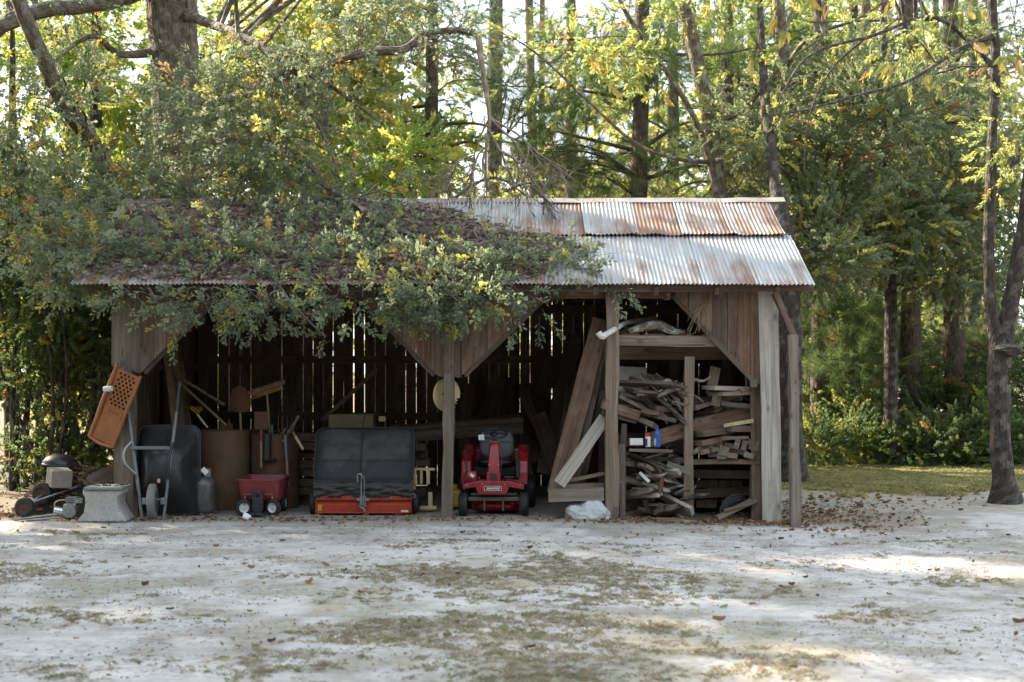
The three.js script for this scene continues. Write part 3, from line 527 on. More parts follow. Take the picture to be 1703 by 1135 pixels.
tree({ name: 'laurel_oak_tree', label: 'thin lichened trunk rising through dark evergreen leaves beside the roof end', trunk: [[foot(1308, -7), at(1304, 420, -7), at(1300, 240, -7), at(1303, 100, -7), at(1296, 0, -7), at(1300, -150, -7)], [.13, .11, .1, .095, .09, .05]],
  limbs: [[[at(1300, 180, -7), at(1310, 110, -6), at(1350, 60, -5.4), at(1430, 30, -5), at(1500, -20, -5)], [.05, .04, .03, .02, .01]]],
  barkM: bark.oak, kinds: SP.small, pal: PAL.grey, opt: { per: 24, sig: .26, droop: 0, scale: [1, 1.7], out: .75 }, blobs: [blob(1330, 330, -6.6, 120, 130, 1.4, 842), blob(1260, 260, -7, 90, 90, 1.2, 337), blob(1430, 230, -6.6, 120, 110, 1.4, 618), blob(1390, 120, -6.6, 120, 80, 1.4, 281)] });
tree({ name: 'evergreen_tree', label: 'broad dark leaved evergreen filling the gap above the lawn', trunk: [[foot(1480, -7.6), at(1482, 500, -7.6), at(1475, 300, -7.6), at(1470, 60, -7.6), at(1470, -120, -7.6)], [.12, .1, .085, .06, .03]],
  barkM: bark.dark, kinds: SP.small, pal: PAL.grey, opt: { per: 24, sig: .26, droop: 0, scale: [1, 1.7], out: .75 }, blobs: [blob(1480, 370, -7.2, 150, 110, 1.4, 955), blob(1590, 300, -7.4, 110, 130, 1.4, 618), blob(1400, 420, -7.2, 80, 40, 1.2, 156), blob(1620, 440, -7.6, 90, 50, 1.2, 236), blob(1540, 130, -7.6, 140, 90, 1.4, 258), blob(1680, 200, -7.6, 90, 160, 1.4, 236)] });
tree({ name: 'laurel_oak_tree', label: 'stout dark oak trunk standing right behind the shed corner boards', trunk: [[foot(1312, -4.4), at(1312, 740, -4.4), at(1311, 560, -4.4), at(1308, 430, -4.4), at(1290, 300, -4.8), at(1272, 150, -5.4), at(1260, -80, -6)], [.32, .2, .185, .17, .09, .07, .03]], barkM: bark.dark, kinds: SP.small, pal: PAL.grey, opt: { per: 24, sig: .24, droop: 0, scale: [1, 1.6], out: .75 }, blobs: [blob(1370, 380, -5.4, 70, 70, .9, 406), blob(1350, 440, -4.8, 60, 30, .6, 156), blob(1290, 210, -5.6, 90, 80, 1, 296)] });
// forked tree on the lawn
{
  const f = tree({ name: 'forked_tree', label: 'dark forked tree with a swollen knot, standing alone on the lawn edge', trunk: [[at(1672, 836, -2.1), at(1670, 800, -2.1), at(1664, 700, -2.1), at(1660, 620, -2.1), at(1662, 575, -2.1), at(1650, 520, -2.1), at(1645, 400, -2.1), at(1650, 250, -2.1), at(1656, 100, -2.1), at(1650, 0, -2.1), at(1660, -160, -2.1)], [.22, .135, .12, .115, .12, .07, .064, .06, .056, .052, .04]],
    limbs: [[[at(1666, 610, -2.1), at(1674, 560, -2.08), at(1684, 500, -2.05), at(1697, 410, -2), at(1712, 300, -1.9), at(1730, 100, -1.8)], [.11, .1, .095, .085, .075, .05]],
      [[at(1652, 60, -2.1), at(1600, 80, -1.6), at(1510, 135, -1), at(1420, 160, -.4), at(1330, 185, .2), at(1270, 192, .6)], [.04, .028, .02, .015, .01, .005]],
      [[at(1652, 110, -2.1), at(1560, 30, -1.6), at(1450, 60, -1), at(1350, 90, -.4), at(1305, 150, .1), at(1290, 190, .2)], [.035, .025, .02, .016, .012, .005]],
      [[at(1440, 62, -1), at(1380, 120, -.9), at(1345, 200, -.8), at(1338, 300, -.8)], [.014, .012, .008, .003]],
      [[at(1648, 300, -2.1), at(1690, 270, -2.2), at(1740, 220, -2.4)], [.03, .025, .015]]],
    barkM: bark.dark, kinds: SP.broad, pal: PAL.gold, wob: .3, opt: { per: 6, sig: .16, scale: [.55, .9] }, blobs: [blob(1520, 30, -1.2, 170, 50, 1, 60), blob(1680, 230, -2, 40, 160, .5, 70), blob(1600, -140, -2, 260, 70, 2, 300), blob(1360, 190, -.4, 110, 30, .4, 12)] });
  const k = new THREE.SphereGeometry(.15, 14, 10); const p = k.attributes.position; for (let i = 0; i < p.count; i++) { const n = 1 + .3 * perlin.noise(p.getX(i) * 14, p.getY(i) * 14, p.getZ(i) * 14); p.setXYZ(i, p.getX(i) * n * 1.2, p.getY(i) * n * .55, p.getZ(i) * n); } k.computeVertexNormals();
  const q = at(1676, 582, -2.02).sub(f.position); part('knot', k.translate(q.x, q.y, q.z), bark.dark, f);
}
// pecan out of frame whose yellowing leaf sprays hang into view
{
  const b = V(6.2, -.1, 5.5), o = thing('pecan_tree', 'pecan tree dangling a few long yellowing leaflets over the yard', 'tree', b), L = [];
  const P = (px, py, z) => at(px, py, z).sub(b);
  L.push(tube([V(0, 0, 0), V(.05, 3, 0), V(0, 6.5, .1), V(.1, 9, 0)], [.24, .18, .12, .05], 9, 18, .2));
  const limbs = [[P(1560, -30, 5.2), [1290, 40], 5], [P(1640, -20, 5.4), [1545, 125], 5.2], [P(1670, -20, 5.6), [1500, 60], 5.4]];
  L.push(tube([V(.03, 4.2, 0), P(1700, -60, 5.5), P(1560, -30, 5.2), P(1400, -20, 5), P(1250, -30, 4.8)], [.06, .03, .016, .01, .004], 6, 20, .2));
  const spots = [];
  for (const [px, py, n, z] of [[1290, 30, 3, 5], [1303, 52, 4, 5], [1255, 100, 2, 5.6], [1475, 105, 3, 5.2], [1545, 125, 4, 5], [1560, 140, 3, 5], [1605, 20, 4, 5.4], [1640, 15, 3, 5.4], [1670, 95, 4, 5.4], [1695, 100, 3, 5.5], [1480, 5, 3, 5.2], [1345, 0, 2, 5], [1375, 5, 2, 5], [1625, 70, 2, 5.3]]) {
    const tip = P(px, py, z), top = P(px + rr(-20, 50), Math.min(-15, py - 70), z); L.push(tube([top, top.clone().lerp(tip, .5).add(V(rr(-.05, .05), .02, 0)), tip], [.005, .0025], 4, 6)); for (let i = 0; i < n; i++) spots.push([tip, i]);
  }
  part('trunk', merge(L), bark.oak, o);
  const yel = [[.42, .34, .05], [.34, .33, .07], [.24, .27, .07], [.40, .26, .07]].map(c => new THREE.MeshPhysicalMaterial({ color: new THREE.Color(...c), roughness: .95, transmission: .45, thickness: 0, side: THREE.DoubleSide }));
  const lg = [0, 1, 2].map(k => { const P = [], I = []; for (let j = 0; j <= 6; j++) { const t = j / 6, w = .021 * Math.sin(Math.PI * Math.pow(t, .8)) + .0005, y = -t * .125, z = .02 * Math.sin(t * 2.5 + k); P.push(-w, y, z + w * .5, 0, y, z, w, y, z + w * .5); if (j < 6) { const a = j * 3; I.push(a, a + 3, a + 1, a + 1, a + 3, a + 4, a + 1, a + 4, a + 2, a + 2, a + 4, a + 5); } } return faces(P, I); });
  spots.forEach(([tip, i]) => { const m = part('leaf', pick(lg), pick(yel), o); m.position.copy(tip); m.rotation.set(rr(-.5, .5), R() * 6.28, rr(-.9, .9)); });
  const cl = cloud([[V(0, 8, -1), 3, 1.4, 3, 500]], { per: 24 }); sprays(o, 'crown', cl.list, SP.wide, leafMat, PAL.gold);
}
// sunlit and shaded leaf trees filling the wood
const woodsGroup = 'leafy trees of the wood behind the shed';
function wood(px, z, r, h, blobs, pal, kinds, label, barkM = bark.dark, lean = 0, opt) { const b = foot(px, z); return tree({ name: 'wood_tree', label, group: woodsGroup, trunk: [[b, V(b.x + lean * .3, h * .3, z + rr(-.1, .1)), V(b.x + lean * .7, h * .7, z), V(b.x + lean, h, z)], [r * 1.3, r, r * .7, r * .3]], blobs, pal, kinds, barkM, opt }); }
wood(470, -8, .12, 9, [blob(480, 60, -8, 120, 80, 1.4, 384), blob(560, 160, -7.6, 80, 80, 1.2, 260), blob(420, 200, -8, 90, 90, 1.2, 236), blob(590, 30, -8, 80, 60, 1.2, 223)], PAL.gold, SP.wide, 'yellowing tree filling the gap under the arching oak bough', bark.oak);
wood(630, -10.5, .12, 10, [blob(600, 230, -10, 110, 70, 1.4, 322), blob(700, 270, -10, 80, 50, 1.2, 161), blob(560, 100, -10.5, 100, 90, 1.4, 260)], PAL.lime, SP.wide, 'lime green tree behind the arching oak bough and slim pine');
wood(540, -6.4, .09, 6, [blob(600, 270, -6, 90, 44, .8, 260), blob(690, 285, -6, 60, 34, .7, 124), blob(480, 285, -6, 80, 40, .8, 161)], PAL.lime, SP.broad, 'short deep green tree peeping over the leafy half of the ridge');
wood(390, -11, .14, 11, [blob(380, 120, -11, 120, 130, 1.6, 384), blob(330, 250, -10.5, 110, 70, 1.4, 260), blob(480, 250, -11, 110, 70, 1.4, 260)], PAL.gold, SP.wide, 'yellowing tree directly behind the great oak trunk');
wood(160, -9, .13, 10, [blob(180, 130, -9, 120, 110, 1.6, 285), blob(70, 60, -9, 110, 80, 1.6, 236), blob(200, 290, -9, 110, 80, 1.4, 260), blob(60, 420, -9, 110, 110, 1.4, 310)], PAL.lime, SP.wide, 'lime green tree between the leaning oak limb and the great trunk');
wood(20, -6.5, .1, 7, [blob(40, 430, -6.2, 90, 120, 1.2, 471), blob(140, 520, -6.2, 80, 90, 1, 285), blob(30, 300, -6.4, 80, 70, 1.2, 186)], PAL.shrub, SP.broad, 'dense leafy tree rising behind the sapling thicket');
wood(-90, -5, .12, 9, [blob(-60, 350, -4.6, 120, 160, 1.4, 434), blob(-120, 120, -5, 150, 160, 1.6, 434), blob(20, 600, -4.8, 70, 80, .8, 174)], PAL.grey, SP.broad, 'grey green tree overhanging the outer edge of the thicket');
wood(820, -15, .14, 12, [blob(800, 320, -15, 130, 50, 1.6, 130), blob(900, 330, -14, 100, 40, 1.4, 99), blob(700, 180, -16, 90, 60, 1.6, 50)], PAL.gold, SP.wide, 'yellowing tree far behind the dead hanging branch');
wood(1120, -15, .15, 12, [blob(1060, 200, -15, 120, 80, 1.6, 130), blob(1160, 320, -14, 130, 50, 1.4, 142), blob(1000, 310, -15, 100, 40, 1.4, 93)], PAL.gold, SP.wide, 'yellowing tree far behind the dark trunked pine');
wood(1260, -13, .13, 11, [blob(1260, 80, -13, 120, 100, 1.6, 322), blob(1300, 470, -12, 100, 80, 1.2, 198)], PAL.lime, SP.wide, 'lime green tree behind the roof end, past the leaning tree');
wood(1420, -16, .15, 13, [blob(1440, 80, -16, 140, 90, 1.8, 347), blob(1400, 520, -14, 110, 70, 1.4, 161), blob(1500, 240, -16, 150, 120, 1.8, 285)], PAL.gold, SP.wide, 'far yellowing tree seen above the broad evergreen');
wood(1620, -13, .14, 12, [blob(1620, 80, -13, 130, 110, 1.6, 285), blob(1600, 520, -13, 120, 70, 1.4, 198), blob(1560, 620, -12.5, 120, 50, 1.2, 186)], PAL.grey, SP.broad, 'grey green tree deep in the wood behind the forked tree');
wood(1720, -9.5, .12, 9, [blob(1690, 430, -9.5, 80, 130, 1.2, 298), blob(1690, 640, -9.2, 80, 90, 1, 260)], PAL.shrub, SP.broad, 'bushy tree beside the forked tree, below the pines');
// trees beyond the frame on the sunward side: they shade the yard
const shadeGroup = 'trees on the sunward side of the yard';
for (const [x, z, h, s] of [[-13.5, 3.0, 15, .95], [-11.5, -2.6, 15.5, 1.0], [-16.5, -1.2, 18, 1.0], [-12.5, 6.5, 13, 1.0], [-17, 5.5, 13, 1.1], [-9.6, 9.6, 9, .9], [-19, -4, 13, 1.0]]) {
  const k = 1 / s; tree({ name: 'shade_tree', label: 'tall leafy tree on the open side of the yard, beyond the junk heap', group: shadeGroup, trunk: [[V(x, -.12, z), V(x + .1, h * .4, z), V(x - .1, h * .75, z + .2), V(x, h, z)], [.26, .2, .14, .05]], barkM: bark.oak, kinds: SP.wide, pal: PAL.lime, branchEvery: 6, opt: { per: 40, sig: .42, scale: [1.1, 1.9] },
    blobs: [[V(x, h * .66, z), 2.6 * s, 2.4, 2.6 * s, 1350], [V(x + 1, h * .42, z + .6), 1.8 * s, 1.3, 1.8 * s, 420], [V(x - 1, h * .5, z - .8), 1.8 * s, 1.6, 1.8 * s, 420]] });
}
// unseen trees added behind the viewer to keep low skylight out of the bays
for (const [x, z, h] of [[-24, 20, 13], [-17, 25, 14], [-10, 27, 13], [-3.5, 29, 15], [3, 27, 14], [9.5, 28, 15], [16, 25, 13], [22, 20, 14]]) tree({ name: 'added_rear_tree', label: 'tall leafy tree added unseen behind the viewer to darken the shed bays', group: 'unseen trees added behind the viewer', trunk: [[V(x, -.12, z), V(x + .2, h * .4, z), V(x - .1, h * .75, z), V(x, h, z)], [.3, .24, .16, .06]], barkM: bark.oak, kinds: SP.wide, pal: PAL.shrub, branchEvery: 8, opt: { per: 30, sig: .7, scale: [2.4, 3.6] }, blobs: [[V(x, h * .66, z), 3.6, 4, 2.2, 620], [V(x + 1, h * .26, z + .5), 3.6, 2.6, 1.6, 420]] });
// saplings and undergrowth
for (const [px, z, h] of [[18, -3.2, 4.2], [60, -3.8, 3.6], [95, -3.0, 3.2], [118, -4.2, 4.4], [150, -3.4, 3.0], [170, -5, 4], [40, -5.2, 4.5], [200, -6, 3.6]]) {
  const b = foot(px, z), lim = []; for (let i = 0; i < 3; i++) { const d = V(rr(-.5, .5), 1, rr(-.3, .3)); lim.push([[b.clone().add(V(rr(-.15, .15), 0, rr(-.1, .1))), b.clone().addScaledVector(d, h * .45), b.clone().addScaledVector(d, h * rr(.7, 1)).add(V(rr(-.3, .3), 0, 0))], [.028, .02, .008]]); }
  tree({ name: 'sapling', label: 'slender many stemmed sapling in the thicket beside the shed end', cat: 'sapling', group: 'thicket of saplings by the junk heap', trunk: [[b, b.clone().add(V(.05, h * .5, 0)), b.clone().add(V(rr(-.3, .3), h, 0))], [.045, .03, .01]], limbs: lim, barkM: bark.dark, kinds: SP.small, pal: PAL.shrub, opt: { per: 20, sig: .2, droop: .1 }, blobs: [[b.clone().add(V(0, h * .8, 0)), .6, .8, .5, 330], [b.clone().add(V(.1, h * .5, .1)), .5, .6, .4, 150], [b.clone().add(V(0, .5, .1)), .45, .3, .35, 60]] });
}
let nS = 0;
for (const [px, py, z, rp, h, n] of [[1345, 740, -7.5, 40, .5, 150], [1395, 735, -7.8, 50, .6, 200], [1450, 700, -8.6, 50, .9, 220], [1500, 745, -7.7, 40, .45, 170], [1545, 740, -7.7, 50, .5, 190], [1600, 735, -7.8, 50, .6, 220], [1650, 740, -7.6, 40, .6, 190], [1690, 735, -7.8, 40, .7, 190], [1400, 660, -9.4, 70, 1.0, 320], [1560, 680, -9.2, 60, .9, 260], [1640, 690, -9.2, 70, .8, 260], [1340, 620, -10.5, 60, 1.3, 260], [1480, 640, -10.8, 80, 1.2, 320], [1600, 600, -11.5, 90, 1.4, 320], [1720, 650, -9, 60, 1.2, 260]]) {
  const c = at(px, py, z); const b = V(c.x, -.12, c.z), w = rp * (15 - z) / 2365, st = []; for (let i = 0; i < 4; i++) st.push([[b.clone(), b.clone().add(V(rr(-.3, .3) * w, h * .5, rr(-.2, .2))), V(c.x + rr(-.7, .7) * w, Math.max(.2, c.y + rr(-.1, .3) * h), c.z + rr(-.3, .3))], [.014, .01, .004]]);
  tree({ name: 'undergrowth_shrub', label: ++nS > 8 ? 'tall shadowy shrub under the pines' : 'low leafy shrub along the lawn edge of the wood', cat: 'shrub', group: nS > 8 ? 'shrubs in the shade of the pines' : 'shrubs along the wood edge', trunk: [[b, V(b.x, c.y * .6, b.z), V(b.x + .05, c.y + h * .3, b.z)], [.02, .015, .006]], limbs: st, barkM: bark.dark, kinds: SP.small, pal: PAL.shrub, opt: { per: 20, sig: .18, droop: -.1, scale: [.9, 1.5] }, blobs: [[c, w, h * .7, .5, n], [V(c.x, .2, c.z), w, .3, .45, n * .5]] });
}
// the far wood, one mass of leaves
{
  const o = new THREE.Group(); o.name = 'distant_foliage'; o.userData = { kind: 'stuff', label: 'hazy far off mass of autumn leaves closing the wood', category: 'foliage' }; scene.add(o);
  const bl = []; for (let i = 0; i < 60; i++) { const x = rr(-14, 14), z = rr(-32, -20), gap = Math.exp(-Math.pow((x / (15 - z) * 2365 + 130) / 160, 2)); bl.push([V(x, rr(.6, 1.2 + 8 * (1 - .75 * gap)), z), 2.2, 1.6, 1.6, 140 * (1 - .8 * gap)]); }
  const cl = cloud(bl, { per: 30, sig: .5, scale: [1.5, 2.6] }); sprays(o, 'foliage', cl.list, SP.wide, leafMat, PAL.gold);
  for (let i = 0; i < 16; i++) { const x = rr(-11, 12), z = rr(-26, -17), r = rr(.1, .17); tree({ name: 'distant_trunk', label: 'bare straight trunk far back in the wood', cat: 'tree trunk', group: 'far trunks in the wood', trunk: [[V(x, -.12, z), V(x + rr(-.2, .2), 5, z), V(x + rr(-.5, .5), 14, z)], [r, r * .8, r * .5]], barkM: bark.pine }); }
}
// ---------------------------------------------------------------- materials of the things under the roof
const mBlackPlastic = worn(.022, .023, .026, .55), mTyre = worn(.02, .02, .021, .9), mRed = worn(.30, .012, .02, .4, 0), mRedDull = worn(.24, .045, .048, .7), mOrange = worn(.40, .05, .02, .5), mSteel = worn(.30, .31, .32, .45, .6), mGreyPaint = worn(.17, .185, .20, .5, .1), mWhite = worn(.74, .73, .70, .6), mCream = worn(.62, .50, .27, .65), mClay = worn(.33, .12, .042, .6), mDark = std(.015, .014, .014, .8), mSeat = worn(.13, .14, .15, .75), mFabric = worn(.028, .029, .031, .9), mBlue = worn(.02, .10, .42, .35), mChrome = worn(.6, .6, .6, .25, .9), mHandle = worn(.30, .22, .13, .7), mBristle = worn(.42, .22, .06, .95), mOlive = worn(.20, .17, .08, .8), mGas = worn(.10, .105, .11, .45, .2);
function wheel(parent, name, x, y, z, r, w, tyreM, rimM, axis = 'x', tread = 0) {
  const g = new THREE.Group(); g.name = name; g.position.set(x, y, z); parent.add(g); if (axis === 'z') g.rotation.y = Math.PI / 2;
  const prof = [[r * .58, -w * .46], [r * .8, -w * .5], [r * .94, -w * .4], [r, -w * .2], [r, w * .2], [r * .94, w * .4], [r * .8, w * .5], [r * .58, w * .46]].map(p => new THREE.Vector2(...p));
  const list = [new THREE.LatheGeometry(prof, 28).rotateZ(Math.PI / 2)];
  if (tread) for (let i = 0; i < 26; i++) for (const s of [-1, 1]) list.push(box(w * .4, .008, r * .1).rotateY(s * .5).translate(s * w * .2, r + .001, 0).rotateX((i + (s > 0 ? .5 : 0)) / 26 * 6.283));
  part('tyre', merge(list), tyreM, g);
  const rp = [[.001, w * .1], [r * .2, w * .12], [r * .3, w * .05], [r * .5, w * .1], [r * .6, w * .36], [r * .62, w * .36]].map(p => new THREE.Vector2(...p));
  const a = new THREE.LatheGeometry(rp, 24).rotateZ(-Math.PI / 2), b = a.clone().rotateY(Math.PI);
  part('rim', merge([a, b, cyl(r * .1, r * .1, w * .5, 10).rotateZ(Math.PI / 2)]), rimM, g);
  return g;
}
function extr(pts, depth, bev = .004) { const s = new THREE.Shape(pts.map(p => new THREE.Vector2(...p))); return new THREE.ExtrudeGeometry(s, { depth, bevelEnabled: bev > 0, bevelThickness: bev, bevelSize: bev, bevelSegments: 2 }); }
function loft(rings) {   // rings of equal count, closed round, ends capped
  const n = rings[0].length, P = [], I = [];
  rings.forEach(r => r.forEach(p => P.push(p.x, p.y, p.z)));
  for (let i = 0; i < rings.length - 1; i++) for (let j = 0; j < n; j++) { const a = i * n + j, b = i * n + (j + 1) % n, c = a + n, d = b + n; I.push(a, b, c, b, d, c); }
  for (const e of [0, rings.length - 1]) { const k = P.length / 3, m = rings[e].reduce((s, p) => s.add(p), V(0, 0, 0)).multiplyScalar(1 / n); P.push(m.x, m.y, m.z); for (let j = 0; j < n; j++) { const a = e * n + j, b = e * n + (j + 1) % n; e ? I.push(k, a, b) : I.push(k, b, a); } }
  const g = new THREE.BufferGeometry(); g.setAttribute('position', new THREE.Float32BufferAttribute(P, 3)); g.setAttribute('uv', new THREE.Float32BufferAttribute(P.flatMap((v, i) => i % 3 ? [] : [P[i] + P[i + 2] * .7, P[i + 1] + P[i + 2] * .5]), 2)); g.setIndex(I); g.computeVertexNormals(); return g;
}
function rrect(w, h, r, z, cx = 0, cy = 0, n = 4) { const o = []; for (const [sx, sy, a0] of [[1, 1, 0], [-1, 1, 1], [-1, -1, 2], [1, -1, 3]]) for (let i = 0; i <= n; i++) { const a = (a0 + i / n) * Math.PI / 2; o.push(V(cx + sx * (w / 2 - r) + r * Math.cos(a), cy + sy * (h / 2 - r) + r * Math.sin(a), z)); } return o; }

// ---------------------------------------------------------------- riding mower
{
  const o = thing('riding_mower', 'red rear engine riding mower with grey seat, nose towards the yard', 'mower', V(-.19, -.005, -.35));
  for (const s of [-1, 1]) wheel(o, 'front_wheel', s * .325, .128, .17, .127, .095, mTyre, mGreyPaint, 'x', 1);
  for (const s of [-1, 1]) wheel(o, 'rear_wheel', s * .36, .19, -.78, .19, .15, mTyre, mWhite, 'x', 1);
  part('front_axle', merge([rbox(.56, .045, .05, .01, 0, .185, .16), rbox(.5, .03, .12, .01, 0, .235, .1), cyl(.01, .01, .14, 8, .1, .13, .2), cyl(.01, .01, .14, 8, -.1, .13, .2)]), worn(.12, .12, .085, .7, .3), o);
  // nose: a downturned apron with a deeper centre
  const nose = extr([[-.32, .335], [-.32, .30], [-.19, .325], [-.16, .255], [-.145, .248], [.12, .248], [.135, .255], [.165, .325], [.32, .30], [.32, .335], [.18, .372], [-.18, .372]].reverse(), .03, .008);
  part('nose_panel', nose.translate(0, 0, .22), mRed, o);
  part('foot_deck', merge([rbox(.62, .03, .62, .01, 0, .345, -.08), ...[0, 1, 2, 3].map(i => rbox(.2, .014, .02, .004, .18, .366, .1 - i * .06)), ...[0, 1, 2, 3].map(i => rbox(.2, .014, .02, .004, -.18, .366, .1 - i * .06))]), mRed, o);
  const col = loft([rrect(.145, .13, .02, 0), rrect(.132, .12, .02, .13), rrect(.115, .1, .02, .33), rrect(.1, .085, .02, .43)].map((r, i) => r.map(p => V(p.x, [.36, .49, .68, .785][i], .13 - [0, .02, .06, .09][i] + p.y))));
  part('steering_column', col, mRed, o);
  part('column_front', rbox(.15, .11, .03, .008, 0, .415, .205), mRed, o); part('badge', rbox(.07, .065, .008, .003, 0, .425, .222), mBlackPlastic, o);
  const sw = part('steering_wheel', merge([new THREE.TorusGeometry(.145, .013, 10, 36), box(.26, .018, .012), box(.018, .14, .012, 0, -.07, 0), cyl(.035, .04, .03, 16).rotateX(Math.PI / 2)]), mBlackPlastic, o); sw.position.set(-.01, .875, .0); sw.rotation.x = -Math.PI / 2 + .32;
  part('steering_shaft', cyl(.018, .03, .12, 12, 0, .82, .03), mBlackPlastic, o);
  part('column_collar', rbox(.108, .014, .095, .006, 0, .79, .04), mSteel, o);
  const tag = part('tag', rbox(.062, .058, .006, .002, -.1, .845, .14), mWhite, o); tag.rotation.z = .04; part('tag_string', rod(V(-.1, .87, .14), V(-.08, .9, .13), .002, 5), mWhite, tag);
  // seat
  const sb = loft([rrect(.34, .26, .09, -.05), rrect(.38, .31, .1, -.02), rrect(.385, .315, .1, .01), rrect(.36, .29, .1, .035), rrect(.3, .23, .09, .045)]); sb.rotateX(-.18).translate(0, .72, -.62);
  const seat = part('seat', merge([sb, ...[-.05, .04].map(y => rbox(.33, .008, .012, .003, 0, .72 + y, -.575 + y * .2))]), mSeat, o);
  part('seat_cushion', loft([rrect(.38, .38, .1, .0), rrect(.42, .42, .11, .04), rrect(.4, .4, .11, .08)]).rotateX(-Math.PI / 2).translate(0, .50, -.45), mBlackPlastic, seat);
  part('seat_base', rbox(.5, .12, .5, .03, 0, .44, -.55), mDark, o);
  // body sides
  for (const s of [-1, 1]) {
    const f = extr([[.0, .345], [.0, .42], [-.1, .56], [-.28, .68], [-.55, .72], [-.82, .66], [-.9, .5], [-.9, .38], [-.6, .36], [-.45, .36]], .075, .016).rotateY(Math.PI / 2);
    f.rotateY(Math.PI).translate(0, 0, 0); const g = extr([[.02, .345], [.0, .45], [-.06, .56], [-.2, .65], [-.5, .715], [-.8, .66], [-.88, .5], [-.88, .38]], .075, .016).rotateY(-Math.PI / 2).translate(s > 0 ? .345 : -.27, 0, 0);
    g.translate(s * .0, 0, -.02); part('fender', g, mRed, o);
  }
  part('slot', rbox(.045, .2, .01, .004, .255, .5, .0), mDark, o);
  part('lever', merge([rod(V(.25, .4, .05), V(.24, .6, -.02), .008), rbox(.03, .07, .03, .01, .24, .63, -.03)]), mBlackPlastic, o); part('pedal', merge([rod(V(.12, .37, .12), V(.12, .41, .13), .008), rbox(.11, .022, .05, .008, .16, .415, .13)]), mBlackPlastic, o);
  part('lever', merge([rod(V(-.3, .44, .0), V(-.315, .64, -.08), .009), rbox(.03, .06, .03, .01, -.317, .66, -.09)]), mBlackPlastic, o);
  const st = part('sticker', rbox(.05, .035, .004, .001, 0, 0, 0), mWhite, o); st.position.set(-.235, .43, .115); st.rotation.set(-.5, 0, -.75);
  part('left_console', loft([rrect(.15, .2, .03, 0), rrect(.12, .15, .03, .12)]).rotateX(-Math.PI / 2).translate(-.245, .35, .02), mRed, o);
  part('engine_cover', rbox(.56, .26, .34, .05, 0, .56, -.9), mRed, o);
  part('mower_deck', loft([rrect(.5, .5, .12, 0), rrect(.55, .55, .14, .05), rrect(.5, .5, .14, .12)]).rotateX(-Math.PI / 2).translate(.02, .045, -.22), mRed, o);
  part('undercarriage', rbox(.36, .14, .7, .03, 0, .25, -.3), mDark, o);
  part('cable', merge([tube([V(.24, .42, .06), V(.2, .37, .17), V(.1, .33, .2), V(.05, .3, .1)], [.005, .005], 5, 14), tube([V(-.3, .44, .02), V(-.26, .36, .18), V(-.15, .3, .17)], [.005, .005], 5, 12), tube([V(.03, .8, .05), V(.09, .7, .12), V(.08, .5, .19), V(.12, .4, .14)], [.004, .004], 5, 16)]), mBlackPlastic, o);
  for (const [x, y, z] of [[-.28, .335, .258], [.28, .335, .258], [-.12, .35, .258], [.12, .35, .258], [.05, .55, .19], [-.05, .55, .19]]) part('bolt', cyl(.009, .009, .008, 8).rotateX(Math.PI / 2).translate(x, y, z), mSteel, o);
  // maker's plate on the nose
  const cv = document.createElement('canvas'); cv.width = 256; cv.height = 72; const c = cv.getContext('2d'); c.fillStyle = '#d8d4c8'; c.fillRect(0, 0, 256, 72); c.fillStyle = '#0d0d0d'; c.fillRect(6, 6, 244, 60); c.fillStyle = '#eeeae0'; c.font = 'italic bold 46px sans-serif'; c.textAlign = 'center'; c.textBaseline = 'middle'; c.fillText('SNAPPER', 128, 38, 226);
  const t = new THREE.CanvasTexture(cv); t.colorSpace = THREE.SRGBColorSpace;
  const pl = new THREE.BoxGeometry(.185, .05, .006), mt = new THREE.MeshStandardMaterial({ map: t, roughness: .5 }); const np = part('name_plate', pl, [mDark, mDark, mDark, mDark, mt, mDark], o); np.position.set(-.005, .305, .262);
  o.rotation.y = -.03;
}
